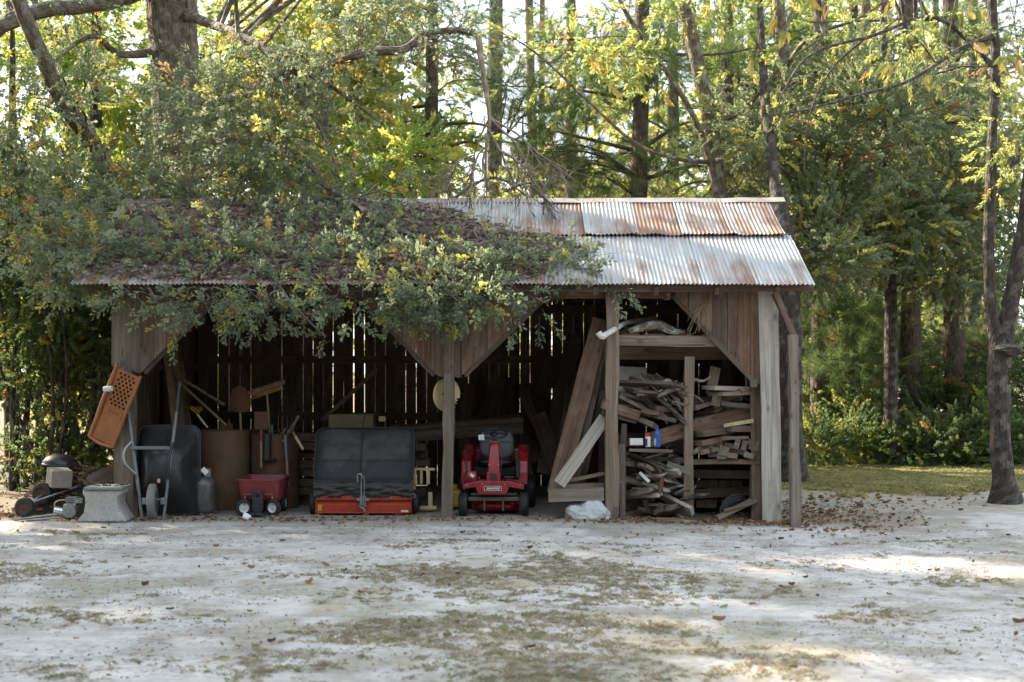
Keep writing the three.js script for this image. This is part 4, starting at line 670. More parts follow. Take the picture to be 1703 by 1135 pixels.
// ---------------------------------------------------------------- lawn sweeper
{
  const o = thing('lawn_sweeper', 'black hopper lawn sweeper with a red orange brush housing', 'lawn sweeper', at(606, 848, -.35).setY(-.01));
  for (const s of [-1, 1]) wheel(o, 'wheel', s * .555, .13, -.05, .13, .07, mTyre, mBlackPlastic, 'x', 1);
  part('brush_housing', merge([extr([[.09, .04], [.11, .05], [.115, .12], [.09, .15], [.07, .2], [-.2, .23], [-.26, .1], [-.2, .05]], 1.0, .006).rotateY(-Math.PI / 2).translate(.5, 0, 0), rbox(1.01, .05, .03, .006, 0, .195, .115)]), mOrange, o);
  part('front_lip', rbox(1.0, .014, .05, .004, 0, .04, .13), mOrange, o);
  part('side_sticker', rbox(.045, .07, .004, .001, -.465, .09, .125), worn(.5, .33, .03, .6), o); part('maker_sticker', rbox(.08, .018, .004, .001, .445, .055, .128), mWhite, o);
  // stiff back panel of the hopper, slightly bellied and dusty
  const nx = 26, ny = 16, P = [], U = [], I = []; for (let j = 0; j <= ny; j++) for (let i = 0; i <= nx; i++) { const u = i / nx * 2 - 1, v = j / ny, w = .525 + .012 * v, ex = Math.pow(Math.abs(u), 8), ey = Math.pow(Math.abs(2 * v - 1), 10); P.push(u * w * (1 - .03 * ey), .37 + v * .56 + .012 * perlin.noise(u * 2, 3, 1) * v - (j === ny ? .014 * u * u : 0), .12 - .26 * v + .03 * (1 - ex) * (1 - ey) + .008 * perlin.noise(u * 3, v * 3, 2) - .05 * ex * .6); U.push(u, v); }
  for (let j = 0; j < ny; j++) for (let i = 0; i < nx; i++) { const a = j * (nx + 1) + i, b = a + nx + 1; I.push(a, a + 1, b, b, a + 1, b + 1); }
  const g = new THREE.BufferGeometry(); g.setAttribute('position', new THREE.Float32BufferAttribute(P, 3)); g.setAttribute('uv', new THREE.Float32BufferAttribute(U, 2)); g.setIndex(I); g.computeVertexNormals();
  const dustN = tileNoise(777, 4, 5, 5); const dust = dataTex(256, 256, (u, v) => { const d = sstep(-.15, .6, dustN(u, v * .6) + .35 * dustN(u * 4, v * 3)); return mixc([.017, .019, .023], [.055, .056, .058], .7 * d); }, true, [.5, 1]);
  const mPanel = new THREE.MeshStandardMaterial({ map: dust, roughness: .7, side: THREE.DoubleSide });
  const hp = part('hopper_panel', g, mPanel, o); part('panel_binding', tube([V(-.5, .375, .15), V(-.53, .45, .1), V(-.535, .7, -.02), V(-.52, .9, -.12), V(-.45, .93, -.13), V(0, .935, -.12), V(.45, .93, -.13), V(.52, .9, -.12), V(.535, .7, -.02), V(.53, .45, .1), V(.5, .375, .15)], [.008, .008], 6, 60), mFabric, hp);
  // slack cloth below it, in folds
  const P2 = [], U2 = [], I2 = [], nx2 = 60, ny2 = 14; for (let j = 0; j <= ny2; j++) for (let i = 0; i <= nx2; i++) { const u = i / nx2 * 2 - 1, v = j / ny2, f = .07 * perlin.noise(u * 2.5 + v * 3, v * 4, 5) + .06 * perlin.noise(u * 5 - v * 5, v * 5, 8) + .02 * perlin.noise(u * 14, v * 7, 2); P2.push(u * .53, .2 + .19 * v, .13 + .03 * Math.sin(v * 3.1) + f * (1 - .6 * v)); U2.push(u, v * .3); }
  for (let j = 0; j < ny2; j++) for (let i = 0; i < nx2; i++) { const a = j * (nx2 + 1) + i, b = a + nx2 + 1; I2.push(a, a + 1, b, b, a + 1, b + 1); }
  const g2 = new THREE.BufferGeometry(); g2.setAttribute('position', new THREE.Float32BufferAttribute(P2, 3)); g2.setAttribute('uv', new THREE.Float32BufferAttribute(U2, 2)); g2.setIndex(I2); g2.computeVertexNormals(); part('hopper_cloth', g2, new THREE.MeshStandardMaterial({ color: new THREE.Color(.045, .044, .042), roughness: .8, side: THREE.DoubleSide }), o);
  part('hopper_back', merge([rbox(1.02, .5, .02, .008, 0, .62, -.6), rbox(.02, .5, .5, .008, -.5, .62, -.37), rbox(.02, .5, .5, .008, .5, .62, -.37)]), mFabric, o);
  part('dump_rope', tube([V(-.02, 1.4, -1.2), V(-.03, .94, -.11), V(-.03, .6, .06), V(-.02, .42, .18)], [.006, .006], 6, 16), mDark, o);
  part('hitch', merge([tube([V(-.05, .37, .22), V(-.05, .455, .21), V(-.01, .46, .21), V(-.02, .45, .215), V(.01, .43, .215), V(.015, .12, .2)], [.006, .006], 6, 30), tube([V(-.01, .44, .2), V(-.015, .3, .2), V(-.01, .13, .2)], [.007, .007], 6, 10)]), mSteel, o);
  part('hitch_bracket', merge([rbox(.07, .12, .04, .008, 0, .16, .16), rbox(.14, .03, .03, .006, 0, .18, .15), new THREE.TorusGeometry(.02, .007, 8, 16).translate(-.01, .115, .19), rod(V(.0, .1, .19), V(.03, .055, .2), .01)]), mSteel, o);
  for (let i = 0; i < 7; i++) part('bolt', cyl(.008, .008, .008, 8).rotateX(Math.PI / 2).translate(-.45 + i * .15, .197, .134), mSteel, o);
  part('side_plate', merge([rbox(.012, .26, .34, .005, -.512, .15, -.05), rbox(.012, .26, .34, .005, .512, .15, -.05)]), mOrange, o);
  part('seam', merge([rod(V(-.51, .385, .165), V(.51, .385, .165), .006), tube([V(-.5, .6, .06), V(0, .6, .075), V(.5, .6, .06)], [.003, .003], 4, 10)]), mFabric, o);
  part('knob', new THREE.TorusGeometry(.022, .008, 8, 14).translate(.53, .215, .1), mSteel, o);
}
// ---------------------------------------------------------------- wheelbarrow stood on its nose
{
  const o = thing('wheelbarrow', 'black wheelbarrow with grey metal handles, tipped upright against the shed', 'wheelbarrow', at(263, 860, .05).setY(0));
  const k = 1 / 158;
  const rings = [[.30, .36, .15, .0], [.42, .5, .13, -.1], [.52, .64, .12, -.2], [.60, .84, .1, -.3], [.645, .93, .1, -.335], [.66, .945, .1, -.335]].map(([w, h, r, z]) => rrect(w, h, r, z, .05, 0, 5)).map((r, i) => r.map(p => V(p.x + .0, p.y + .5, p.z + .12)));
  const tray = part('tray', loft(rings), mBlackPlastic, o); tray.rotation.x = -.06;
  part('rim', tube(rrect(.66, .945, .1, -.22, .05, .5, 5).concat([rrect(.66, .945, .1, -.22, .05, .5, 5)[0]]), [.012, .012], 8, 90), mBlackPlastic, tray);
  for (const [a, b, w] of [[V(-.235, .04, .2), V(-.095, 0, .24), 0]]) void 0;
  const H = [[V(-.10, .0, .25), V(-.315, 1.16, .02), V(-.33, 1.39, -.03)], [V(.11, .0, .25), V(.2, 1.16, .02), V(.218, 1.43, -.03)]];
  for (const [a, b, c] of H) {
    const h = part('handle', merge([rod(a, b, .019, 4), rod(a.clone().lerp(b, .0).add(V(0, 0, -.01)), b, .016, 8)]), mGreyPaint, o);
    part('grip', tube([b.clone().lerp(c, -.15), c], [.022, .019], 10, 3), mBlackPlastic, h);
  }
  part('cross_strut', rbox(.42, .035, .02, .006, -.055, .745, .13), mGreyPaint, o);
  for (const s of [-1, 1]) part('leg', tube(s < 0 ? [V(-.25, .82, .08), V(-.31, .72, .17), V(-.3, .6, .2), V(-.18, .47, .19)] : [V(.18, .8, .09), V(.16, .66, .19), V(.155, .52, .2), V(.15, .42, .19)], [.016, .016], 6, 20), s < 0 ? mSteel : mBlackPlastic, o);
  part('axle', rod(V(-.11, .215, .23), V(.13, .215, .23), .011), mSteel, o);
  wheel(o, 'wheel', .005, .2, .27, .185, .085, worn(.19, .185, .17, .95), mGreyPaint, 'x', 0).rotation.y = .12;
  part('bracket', merge([rbox(.05, .07, .05, .008, -.085, .2, .235), rbox(.05, .07, .05, .008, .105, .2, .235)]), mSteel, o);
  const s1 = part('sticker', rbox(.02, .24, .004, .001, .315, .57, .02), mWhite, o); s1.rotation.y = .9; part('sticker', rbox(.03, .04, .004, .001, .045, .405, .165), mCream, o);
}
// ---------------------------------------------------------------- toy wagon, barrels, gas cylinder
{
  const o = thing('wagon', 'faded red plastic wagon with cream wheels and black pull handle', 'wagon', at(430, 850, -.12).setY(0));
  const tub = loft([rrect(.42, .62, .06, .16, 0, 0, 3), rrect(.46, .68, .06, .22, 0, 0, 3), rrect(.52, .78, .07, .42, 0, 0, 3), rrect(.54, .8, .07, .425, 0, 0, 3), rrect(.54, .8, .07, .44, 0, 0, 3), rrect(.48, .74, .06, .435, 0, 0, 3), rrect(.42, .64, .06, .22, 0, 0, 3)]).rotateX(-Math.PI / 2).translate(0, 0, -.35);
  part('tub', tub, mRedDull, o); part('front_ribs', merge([rbox(.36, .025, .02, .006, 0, .26, .02), rbox(.1, .05, .03, .008, 0, .285, .02)]), mRedDull, o);
  for (const [x, z] of [[-.175, .02], [.175, .02], [-.2, -.6], [.2, -.6]]) { const w = wheel(o, 'wheel', x, .105, z, .102, .06, mTyre, mWhite, 'x'); w.rotation.y = (x < 0 ? -1 : 1) * (z > 0 ? 1.15 : 0); part('wheel_strut', rod(V(0, 0, 0), V(0, .15, -.02), .008), mSteel, w); }
  part('handle', merge([rbox(.05, .2, .02, .008, -.04, .22, .06), rbox(.05, .2, .02, .008, .04, .22, .06), rbox(.13, .16, .02, .008, 0, .15, .075), rbox(.1, .14, .02, .008, 0, .07, .1), tube([V(-.09, .02, .14), V(-.05, .035, .15), V(.05, .035, .15), V(.1, .015, .14)], [.016, .016], 8, 12)]), mBlackPlastic, o);
  o.scale.setScalar(.9);
  function barrel(label, p, r, h, mat) {
    const b = thing('barrel', label, 'barrel', p); const pr = [[.001, .0], [r, 0], [r + .008, .012], [r, .025]]; for (const y of [.33, .66]) pr.push([r, h * y - .03], [r + .014, h * y], [r, h * y + .03]); pr.push([r, h - .02], [r + .008, h - .008], [r, h], [r - .012, h], [r - .014, h - .05], [r - .016, .03], [.001, .03]);
    part('drum', new THREE.LatheGeometry(pr.map(q => new THREE.Vector2(...q)), 40), mat, b); return b;
  }
  barrel('rusty steel drum patched with olive, standing behind a grey gas cylinder', V(-3.24, -.02, -1.0), .285, .9, new THREE.MeshStandardMaterial({ map: rustTex, color: new THREE.Color(1.0, 1.15, .95), roughness: .8, metalness: .1 }));
  barrel('plain red brown rusted drum stuffed with garden tools', V(-2.69, -.02, -1.12), .27, .86, mRust);
  barrel('empty dark rusted drum tucked behind the tool drum', V(-2.95, -.02, -1.75), .27, .86, mRust);
  const c = thing('gas_cylinder', 'dull grey gas cylinder with a white tag, beside the wheelbarrow', 'gas cylinder', at(338, 848, -.3).setY(0));
  part('body', new THREE.LatheGeometry([[.001, .015], [.11, .02], [.135, .06], [.135, .3], [.125, .36], [.08, .41], [.03, .425], [.001, .425]].map(q => new THREE.Vector2(...q)), 32), mGas, c);
  part('foot_ring', new THREE.LatheGeometry([[.105, 0], [.11, 0], [.11, .04], [.105, .04]].map(q => new THREE.Vector2(...q)), 24), mGas, c); part('collar', new THREE.CylinderGeometry(.075, .08, .09, 20, 1, true, .4, 4.6).translate(0, .45, 0), new THREE.MeshStandardMaterial({ color: new THREE.Color(.2, .2, .2), side: THREE.DoubleSide }), c);
  part('valve', merge([cyl(.018, .02, .06, 10, 0, .45, 0), cyl(.03, .03, .02, 10, 0, .485, 0)]), mSteel, c); const tg = part('tag', rbox(.075, .055, .004, .001), mWhite, c); tg.position.set(.035, .475, .1); tg.rotation.set(-.2, .1, -.75);
}
// ---------------------------------------------------------------- garden tools standing in the drums
{
  const T = (name, label, pos) => thing(name, label, 'garden tool', pos);
  const A = V(-3.2, .1, -1.0), B = V(-2.68, .08, -1.1);
  const broom = T('push_broom', 'push broom turned head up above the drums, amber bristles', at(455, 745, -1.1)); { const h = at(443, 645, -1.0).sub(broom.position); part('handle', rod(V(0, -.5, 0), h, .013), mHandle, broom); const g = part('head', rbox(.44, .06, .07, .012), darkMat(), broom); g.position.copy(h); g.rotation.z = .32; const br = []; for (let i = 0; i < 70; i++) br.push(rod(V(rr(-.2, .2), -.02, rr(-.03, .03)), V(rr(-.205, .2), -.075, rr(-.035, .04)), .004, 4)); part('bristles', merge(br), mBristle, g, 'stuff'); }
  function darkMat() { return M.dark[2]; }
  function rake(label, px, py, z, tilt) { const o = T('leaf_rake', label, V(at(px, 780, z).x, .08, z)); const n = at(px, py + 66, z).sub(o.position); const u = V(Math.sin(tilt), Math.cos(tilt), 0); part('handle', rod(V(.02, 0, 0), n, .013), mHandle, o); const s = V(Math.cos(tilt), -Math.sin(tilt), 0), tl = []; for (let i = -9; i <= 9; i++) { const e = n.clone().addScaledVector(u, .42 - .0012 * i * i).addScaledVector(s, i * .03); const m = n.clone().lerp(e, .6); tl.push(tube([n, m, e, e.clone().add(V(0, -.01, .05))], [.004, .0035], 4, 8)); } part('tines', merge(tl), mDark, o); part('ferrule', rod(n.clone().addScaledVector(u, -.1), n.clone().addScaledVector(u, .06), .017), mSteel, o); const cb = n.clone().addScaledVector(u, .25); part('tine_bar', rod(cb.clone().addScaledVector(s, -.16), cb.clone().addScaledVector(s, .16), .006), mDark, o); }
  rake('black wire leaf rake fanned out above the tool drum, upright', 452, 650, -1.2, -.05); rake('black wire leaf rake leaning away from the broom head', 470, 655, -1.05, .55);
  const sh = T('shovel', 'rust brown round point shovel standing blade up in the olive drum', V(-3.12, .1, -1.02)); { part('handle', rod(V(.1, 0, 0), V(.05, .98, -.02), .014), mHandle, sh); const pts = []; for (let i = 0; i <= 8; i++) { const t = i / 8; pts.push([t]); } const P = [], I = []; for (let j = 0; j <= 8; j++) for (let i = 0; i <= 8; i++) { const v = j / 8, u = i / 8 * 2 - 1, w = .12 * Math.pow(Math.max(0, 1 - Math.pow(v, 3.5)), .5) * (v < .1 ? .75 + v * 2.5 : 1); P.push(.05 + u * w, .98 + v * .3, -.02 + .03 * (1 - u * u) * (1 - v * .5)); } for (let j = 0; j < 8; j++) for (let i = 0; i < 8; i++) { const a = j * 9 + i, b = a + 9; I.push(a, a + 1, b, b, a + 1, b + 1); } const g = faces(P, I); part('blade', g, new THREE.MeshStandardMaterial({ map: rustTex, color: new THREE.Color(.8, .7, .6), roughness: .8, side: THREE.DoubleSide }), sh); }
  function pole(name, label, a, b, r, mat, tip) { const o = T(name, label, a); part('handle', rod(V(0, 0, 0), b.clone().sub(a), r), mat, o); if (tip) tip(o, b.clone().sub(a)); return o; }
  pole('hoe', 'hoe with a long bare handle slanting across the end wall', at(302, 640, -1.2), at(376, 708, -1.05), .016, mHandle, (o, e) => part('blade', rbox(.14, .1, .008, .002, e.x, e.y - .03, e.z), mRust, o));
  pole('rake_handle', 'pale wooden pole slanting above the olive drum', at(306, 633, -1.25), at(370, 672, -1.15), .017, mHandle, (o, e) => part('socket', rod(e.clone().multiplyScalar(.9), e.clone().multiplyScalar(1.05), .021), mSteel, o));
  pole('hand_brush', 'short brush with straw bristles hung over the drum', at(345, 712, -1.1), at(328, 690, -1.1), .012, mWhite, (o, e) => { const br = []; for (let i = 0; i < 40; i++) br.push(rod(e, e.clone().add(V(rr(-.09, .06), rr(.06, .1), rr(-.03, .03))), .004, 4)); part('bristles', merge(br), mBristle, o, 'stuff'); });
  pole('spade', 'spade with a red socket hanging in front of the tool drum', at(434, 778, -.78), at(434, 715, -.8), .014, mHandle, (o, e) => { part('socket', rod(e.clone().multiplyScalar(.7), e, .017), mRedDull, o); part('blade', rbox(.15, .2, .008, .003, e.x, e.y + .1, e.z), mRust, o); });
  pole('garden_fork', 'garden fork hung tines up over the tool drum rim', at(479, 808, -.78), at(474, 725, -.82), .015, mHandle, (o, e) => { part('socket', rod(e.clone().multiplyScalar(.5), e, .017), mGreyPaint, o); const tn = []; for (const i of [-1.5, -.5, .5, 1.5]) tn.push(tube([e, e.clone().add(V(i * .045, .05, 0)), e.clone().add(V(i * .05, .22, .01))], [.006, .004], 5, 6)); part('tines', merge(tn), mRust, o); });
  pole('hatchet', 'small hatchet whose pale handle sticks out of the tool drum', at(504, 748, -.85), at(486, 718, -.9), .014, mHandle, (o, e) => { part('grip', rod(V(0, 0, 0), e.clone().multiplyScalar(.72), .017), mCream, o); part('head', rbox(.05, .12, .03, .006, e.x, e.y + .02, e.z), mRust, o); });
  pole('wooden_stake', 'split wooden stake crossing the garden fork', at(470, 735, -.85), at(497, 692, -.9), .018, M.grey[1]);
  const boot = thing('rubber_sleeve', 'black rubber boot hanging upside down between the drums', 'boot', at(443, 765, -.82)); part('sole', rbox(.16, .03, .09, .012, .03, .0, 0), mDark, boot); part('shaft', cyl(.055, .05, .28, 14, 0, .15, 0), mBlackPlastic, boot);
}
// ---------------------------------------------------------------- orange plastic chute hung on the corner post
{
  const a = at(214, 620, .14), o = thing('plastic_chute', 'terracotta plastic chute panel with a grid of holes hung on the corner post', 'plastic chute', a);
  const L = .79, W = .285, s = new THREE.Shape([new THREE.Vector2(-W / 2, 0), new THREE.Vector2(W / 2, 0), new THREE.Vector2(W / 2, -L), new THREE.Vector2(-W / 2, -L)]);
  for (let j = 0; j < 10; j++) for (let i = 0; i < 4; i++) { const h = new THREE.Path(); h.absarc(-.075 + i * .048 + (j % 2 ? .024 : 0), -.04 - j * .037, .0145, 0, 6.2832, true); s.holes.push(h); }
  const body = new THREE.ExtrudeGeometry(s, { depth: .014, bevelEnabled: false, curveSegments: 8 }); part('panel', body, mClay, o);
  const dk = part('dark_hole_backing', rbox(W - .02, L - .02, .006, .002, 0, -L / 2, -.04), std(.05, .02, .012, .9), o);  // dark sheet added behind the holes so they read as shaded openings
  for (const x of [-W / 2, W / 2]) part('side_rail', tube([V(x, .02, .02), V(x, -L / 2, .035), V(x, -L - .005, .02)], [.02, .021, .02], 10, 12), mClay, o);
  part('outer_flange', tube([V(-W / 2 - .035, .035, -.05), V(-W / 2 - .045, -L / 2, -.04), V(-W / 2 - .02, -L - .01, -.03)], [.014, .014], 8, 12), mClay, o);
  part('lower_lip', tube([V(-W / 2, -L - .005, .02), V(0, -L - .02, .035), V(W / 2, -L - .005, .02)], [.018, .018], 8, 12), mClay, o);
  part('embossed_plate', rbox(.22, .07, .006, .002, 0, -.455, .017), mClay, o); const em = []; for (let i = 0; i < 7; i++) em.push(rbox(.012, .022, .004, .001, -.055 + i * .019, -.45, .021)); part('raised_marks', merge(em), worn(.25, .085, .03, .7), o);
  const cap = part('white_cap', merge([cyl(.03, .03, .075, 16).rotateZ(Math.PI / 2), cyl(.026, .03, .015, 16).rotateZ(Math.PI / 2).translate(.045, 0, 0)]), mWhite, o); cap.position.set(-W / 2 + .01, -.24, .06); cap.rotation.z = .5;
  o.rotation.set(.04, -.18, -.40);
}
// ---------------------------------------------------------------- junk heap at the shed end
{
  const b = thing('concrete_pier', 'grey cast concrete pier block with a flared foot and capped top', 'concrete block', at(176, 856, .35).setY(0));
  const prof = [[.30, 0], [.29, .03], [.225, .1], [.205, .2], [.215, .27], [.235, .285], [.235, .34]]; const rings = prof.map(([w, y]) => rrect(w * 2, .36, .02, 0).map(p => V(p.x + (p.x > 0 ? .02 * Math.sin(y * 20) : 0), y, p.y * (.7 + w)))); const g = loft(rings.map(r => r)); const p = g.attributes.position; for (let i = 0; i < p.count; i++) { const n = .012 * perlin.noise(p.getX(i) * 9, p.getY(i) * 9, p.getZ(i) * 9); p.setXYZ(i, p.getX(i) + n, p.getY(i), p.getZ(i) + n); } g.computeVertexNormals(); part('block', g, mConcrete, b);
  part('cap', rbox(.47, .03, .38, .008, .02, .353, 0), std(.2, .215, .2, .9), b);
  const db = []; for (let i = 0; i < 9; i++) { const a = V(rr(-.05, .2), .375, rr(-.05, .15)); db.push(rod(a, a.clone().add(V(rr(-.12, .12), rr(0, .03), rr(-.08, .08))), .006, 5)); } part('scraps', merge(db), mDark, b);
  b.scale.x = .82;
  const cart = thing('cart_axle', 'pair of small black wheels with rusty hubs on a bent axle', 'wheel set', at(50, 838, .0).setY(0)); wheel(cart, 'wheel', -.02, .115, .12, .115, .07, mTyre, mRust, 'z').rotation.y = 1.25; wheel(cart, 'wheel', .06, .235, -.2, .12, .075, mTyre, mRust, 'z').rotation.y = 1.25; part('axle', merge([rod(V(-.02, .12, .1), V(.07, .23, -.2), .014), rod(V(.02, .16, 0), V(.4, .3, -.3), .012)]), mSteel, cart);
  const tb = thing('plastic_tub', 'scuffed black plastic tub lying overturned on the junk heap', 'tub', at(100, 774, -.6)); part('shell', new THREE.SphereGeometry(.2, 24, 12, 0, 6.283, 0, 1.6).scale(1.0, .62, .8), mBlackPlastic, tb); part('rim', new THREE.TorusGeometry(.195, .012, 8, 30).rotateX(Math.PI / 2).scale(1, 1, .8), mBlackPlastic, tb); tb.rotation.z = -.08;
  single('concrete_brick', 'short grey concrete block lying on the junk heap', 'concrete block', rbox(.22, .19, .3, .012), new THREE.MeshStandardMaterial({ map: concTex, color: new THREE.Color(.6, .57, .53), roughness: .95 })).position.copy(at(98, 795, -.25)); scene.children[scene.children.length - 1].rotation.set(.08, .5, -.1);
  const tp = new THREE.PlaneGeometry(1.15, .8, 40, 28).rotateX(-Math.PI / 2), q = tp.attributes.position; for (let i = 0; i < q.count; i++) { const x = q.getX(i), z = q.getZ(i), e = Math.max(0, 1 - Math.pow(Math.abs(x) / .575, 2.2)) * Math.max(0, 1 - Math.pow(Math.abs(z) / .4, 2.2)); q.setY(i, .46 * Math.pow(e, .6) * (1 + .25 * perlin.noise(x * 2, z * 2, 1)) + .05 * perlin.noise(x * 6, z * 6, 3) * e - .02); } tp.computeVertexNormals();
  const tarp = single('tarpaulin', 'black tarpaulin sagging over the junk heap under fallen leaves', 'tarpaulin', tp, new THREE.MeshStandardMaterial({ color: new THREE.Color(.022, .02, .02), roughness: .8, side: THREE.DoubleSide })); tarp.position.copy(at(135, 840, -.62).setY(0));
  const en = thing('small_engine', 'stripped small engine with a shiny muffler lying in the dirt', 'engine', at(112, 838, .2).setY(0));
  part('crankcase', rbox(.14, .15, .16, .03, .04, .1, 0), mSteel, en); part('cylinder_fins', merge([0, 1, 2, 3, 4].map(i => rbox(.11, .012, .12, .004, .05, .15 + i * .02, 0))), mSteel, en); part('muffler', cyl(.05, .05, .11, 20).rotateZ(1.4).translate(-.06, .09, .06), mChrome, en); part('handle', tube([V(-.12, .08, 0), V(-.13, .17, .02), V(-.09, .2, .02), V(0, .205, .02)], [.007, .007], 6, 16), worn(.45, .36, .24, .6), en);
  const rd = []; for (const [x, y, z, x2, y2, z2] of [[-.1, .06, .05, -.5, .015, .16], [-.12, .05, 0, -.42, .02, .1], [-.05, .03, .1, -.36, .012, .2]]) rd.push(rod(V(x, y, z), V(x2, y2, z2), .012)); part('rods', merge(rd), mSteel, en); part('air_cleaner', cyl(.045, .045, .05, 16, .12, .2, .02), mSteel, en); part('recoil_housing', cyl(.07, .07, .04, 20).rotateX(Math.PI / 2).translate(.05, .1, .1), mSteel, en);
}
// ---------------------------------------------------------------- odds and ends
{
  const lid = thing('round_lid', 'cream plastic lid with a broken toothed edge, hung behind the post', 'lid', at(742, 657, -.15));
  const s = new THREE.Shape(); const n = 60; for (let i = 0; i <= n; i++) { const a = i / n * 6.2832; let r = .175; if (a > 5.35 && a < 6.0) r = (i % 2 ? .12 : .165); const x = r * Math.cos(a), y = r * Math.sin(a); i ? s.lineTo(x, y) : s.moveTo(x, y); }
  part('disc', new THREE.ExtrudeGeometry(s, { depth: .012, bevelEnabled: true, bevelThickness: .004, bevelSize: .004, bevelSegments: 2 }), mCream, lid); part('rolled_rim', new THREE.TorusGeometry(.172, .011, 8, 40, 5.2).translate(0, 0, .01), mCream, lid); part('grip', new THREE.TorusGeometry(.03, .006, 6, 16, 3.1).translate(-.04, .0, .02), mDark, lid); lid.rotation.y = .72;
  const bag = new THREE.SphereGeometry(.2, 30, 20), bp = bag.attributes.position; for (let i = 0; i < bp.count; i++) { let x = bp.getX(i), y = bp.getY(i), z = bp.getZ(i); const k = 1 + .28 * perlin.noise(x * 6, y * 7, z * 6) + .16 * perlin.noise(x * 15, y * 15, z * 15); bp.setXYZ(i, x * k * 1.1 + .1 * Math.max(0, y), Math.max(0, (y + .12) * .62 * k), z * k * .7); } bag.computeVertexNormals();
  single('plastic_sack', 'crumpled pale plastic sack lying before the inner post', 'sack', bag.toNonIndexed(), std(.44, .46, .47, .55)).position.copy(at(980, 868, .14).setY(-.02)); { const m = scene.children[scene.children.length - 1]; m.geometry.computeVertexNormals(); }
  const cb = single('concrete_scrap', 'flat piece of concrete beside the crumpled sack', 'concrete block', rbox(.17, .13, .12, .01), mConcrete); cb.position.copy(at(953, 858, .02).setY(.045));
  const pp = thing('drain_pipe', 'white plastic pipe with an elbow poking off the top shelf', 'pipe', at(1040, 538, -.35)); { const e = pp.position.clone().negate(); const w = (px, py, z) => at(px, py, z).add(e); part('pipe', tube([w(1090, 530, -1.2), w(1040, 538, -.3), w(1022, 548, .12), w(1006, 558, .24)], [.03, .03], 12, 20), mWhite, pp); part('elbow', tube([w(1007, 557, .235), w(1002, 560, .25), w(997, 556, .25), w(995, 553, .25)], [.034, .034], 12, 10), mWhite, pp); }
  for (const [px, l] of [[1157, 'wide cardboard tube on the top shelf, its round end showing'], [1175, 'second cardboard tube on the top shelf, partly behind the slanted brace']]) { const t = thing('cardboard_tube', l, 'tube', at(px, 550, -.05)); const s2 = new THREE.Shape(); s2.absarc(0, 0, .055, 0, 6.2832); const h = new THREE.Path(); h.absarc(0, 0, .044, 0, 6.2832, true); s2.holes.push(h); part('wall', new THREE.ExtrudeGeometry(s2, { depth: 1.3, bevelEnabled: false, curveSegments: 20 }).translate(0, 0, -1.3), worn(.33, .25, .15, .8), t); }
  // bottles and box
  const y0 = at(1075, 745, -.2);
  const bl = thing('oil_bottle', 'bright blue plastic oil bottle standing on the scrap boards', 'bottle', at(1093, 745, .06)); part('body', merge([rbox(.065, .15, .05, .015, 0, .075, 0), new THREE.LatheGeometry([[.033, .14], [.028, .165], [.014, .18], [.012, .2], [.001, .2]].map(q => new THREE.Vector2(...q)), 16)]), mBlue, bl); part('cap', cyl(.015, .015, .025, 12, 0, .205, 0), mBlue, bl); part('label', rbox(.02, .07, .052, .002, -.024, .06, .001), worn(.35, .42, .55, .5), bl);
  const sp = thing('cleaner_bottle', 'small white and navy bottle with a red cap', 'bottle', at(1077.5, 744, .07)); part('body', rbox(.055, .11, .035, .01, 0, .055, 0), mWhite, sp); part('label', rbox(.024, .08, .037, .002, -.017, .05, .001), worn(.015, .02, .22, .5), sp); part('cap', rbox(.045, .04, .03, .008, -.006, .128, 0), worn(.55, .025, .02, .5), sp);
  const wb = single('white_carton', 'small dusty white carton beside the red capped bottle', 'carton', rbox(.14, .07, .1, .006), mWhite); wb.position.copy(at(1058, 735, .04));
  const pt = single('paper_cup', 'crushed white paper cup on the dirt before the wagon', 'cup', (() => { const g = new THREE.CylinderGeometry(.04, .03, .08, 14, 4, true), p = g.attributes.position; for (let i = 0; i < p.count; i++) { const n = perlin.noise(p.getX(i) * 40, p.getY(i) * 40, p.getZ(i) * 40); p.setXYZ(i, p.getX(i) * (1 + .4 * n), p.getY(i), p.getZ(i) * .6 * (1 + .4 * n)); } g.computeVertexNormals(); return g; })(), std(.75, .75, .76, .6, 0, { side: THREE.DoubleSide })); pt.rotation.z = 1.3; pt.position.copy(at(410, 864, .25).setY(.03));
  single('olive_crate', 'olive box lid showing above the sweeper hopper', 'box', rbox(.52, .16, .35, .012), mOlive).position.copy(at(586, 700, -1.5)); single('pale_block', 'small pale block beside the olive box on the rear stack', 'block', rbox(.08, .06, .1, .008), mCream).position.copy(at(636, 697, -1.4));
  const rk = thing('plastic_rack', 'cream slatted plastic chair back beside the sweeper wheel', 'chair', at(702, 838, -.55).setY(0)); const c = mCream; part('top_rail', rbox(.26, .03, .03, .006, .01, .47, 0), c, rk); for (const x of [-.08, -.01, .07]) part('slat', rbox(.03, .16, .02, .005, x, .385, 0), c, rk); part('leg', rbox(.05, .2, .05, .01, .09, .12, .02), c, rk); part('base', rbox(.28, .04, .08, .01, .02, .05, .02), c, rk); part('leg', rbox(.05, .3, .04, .01, -.1, .2, -.04), c, rk);
  const yb = thing('yellow_jug', 'yellow plastic jug behind the mower front wheel', 'jug', at(757, 815, -.8).setY(.0)); part('body', rbox(.16, .2, .14, .04, 0, .13, 0), worn(.5, .33, .03, .5), yb); part('neck', cyl(.03, .035, .07, 14, 0, .25, 0), worn(.5, .33, .03, .5), yb); part('handle', new THREE.TorusGeometry(.05, .012, 8, 16, 3.2).rotateZ(-1.2).translate(-.06, .23, 0), worn(.5, .33, .03, .5), yb);
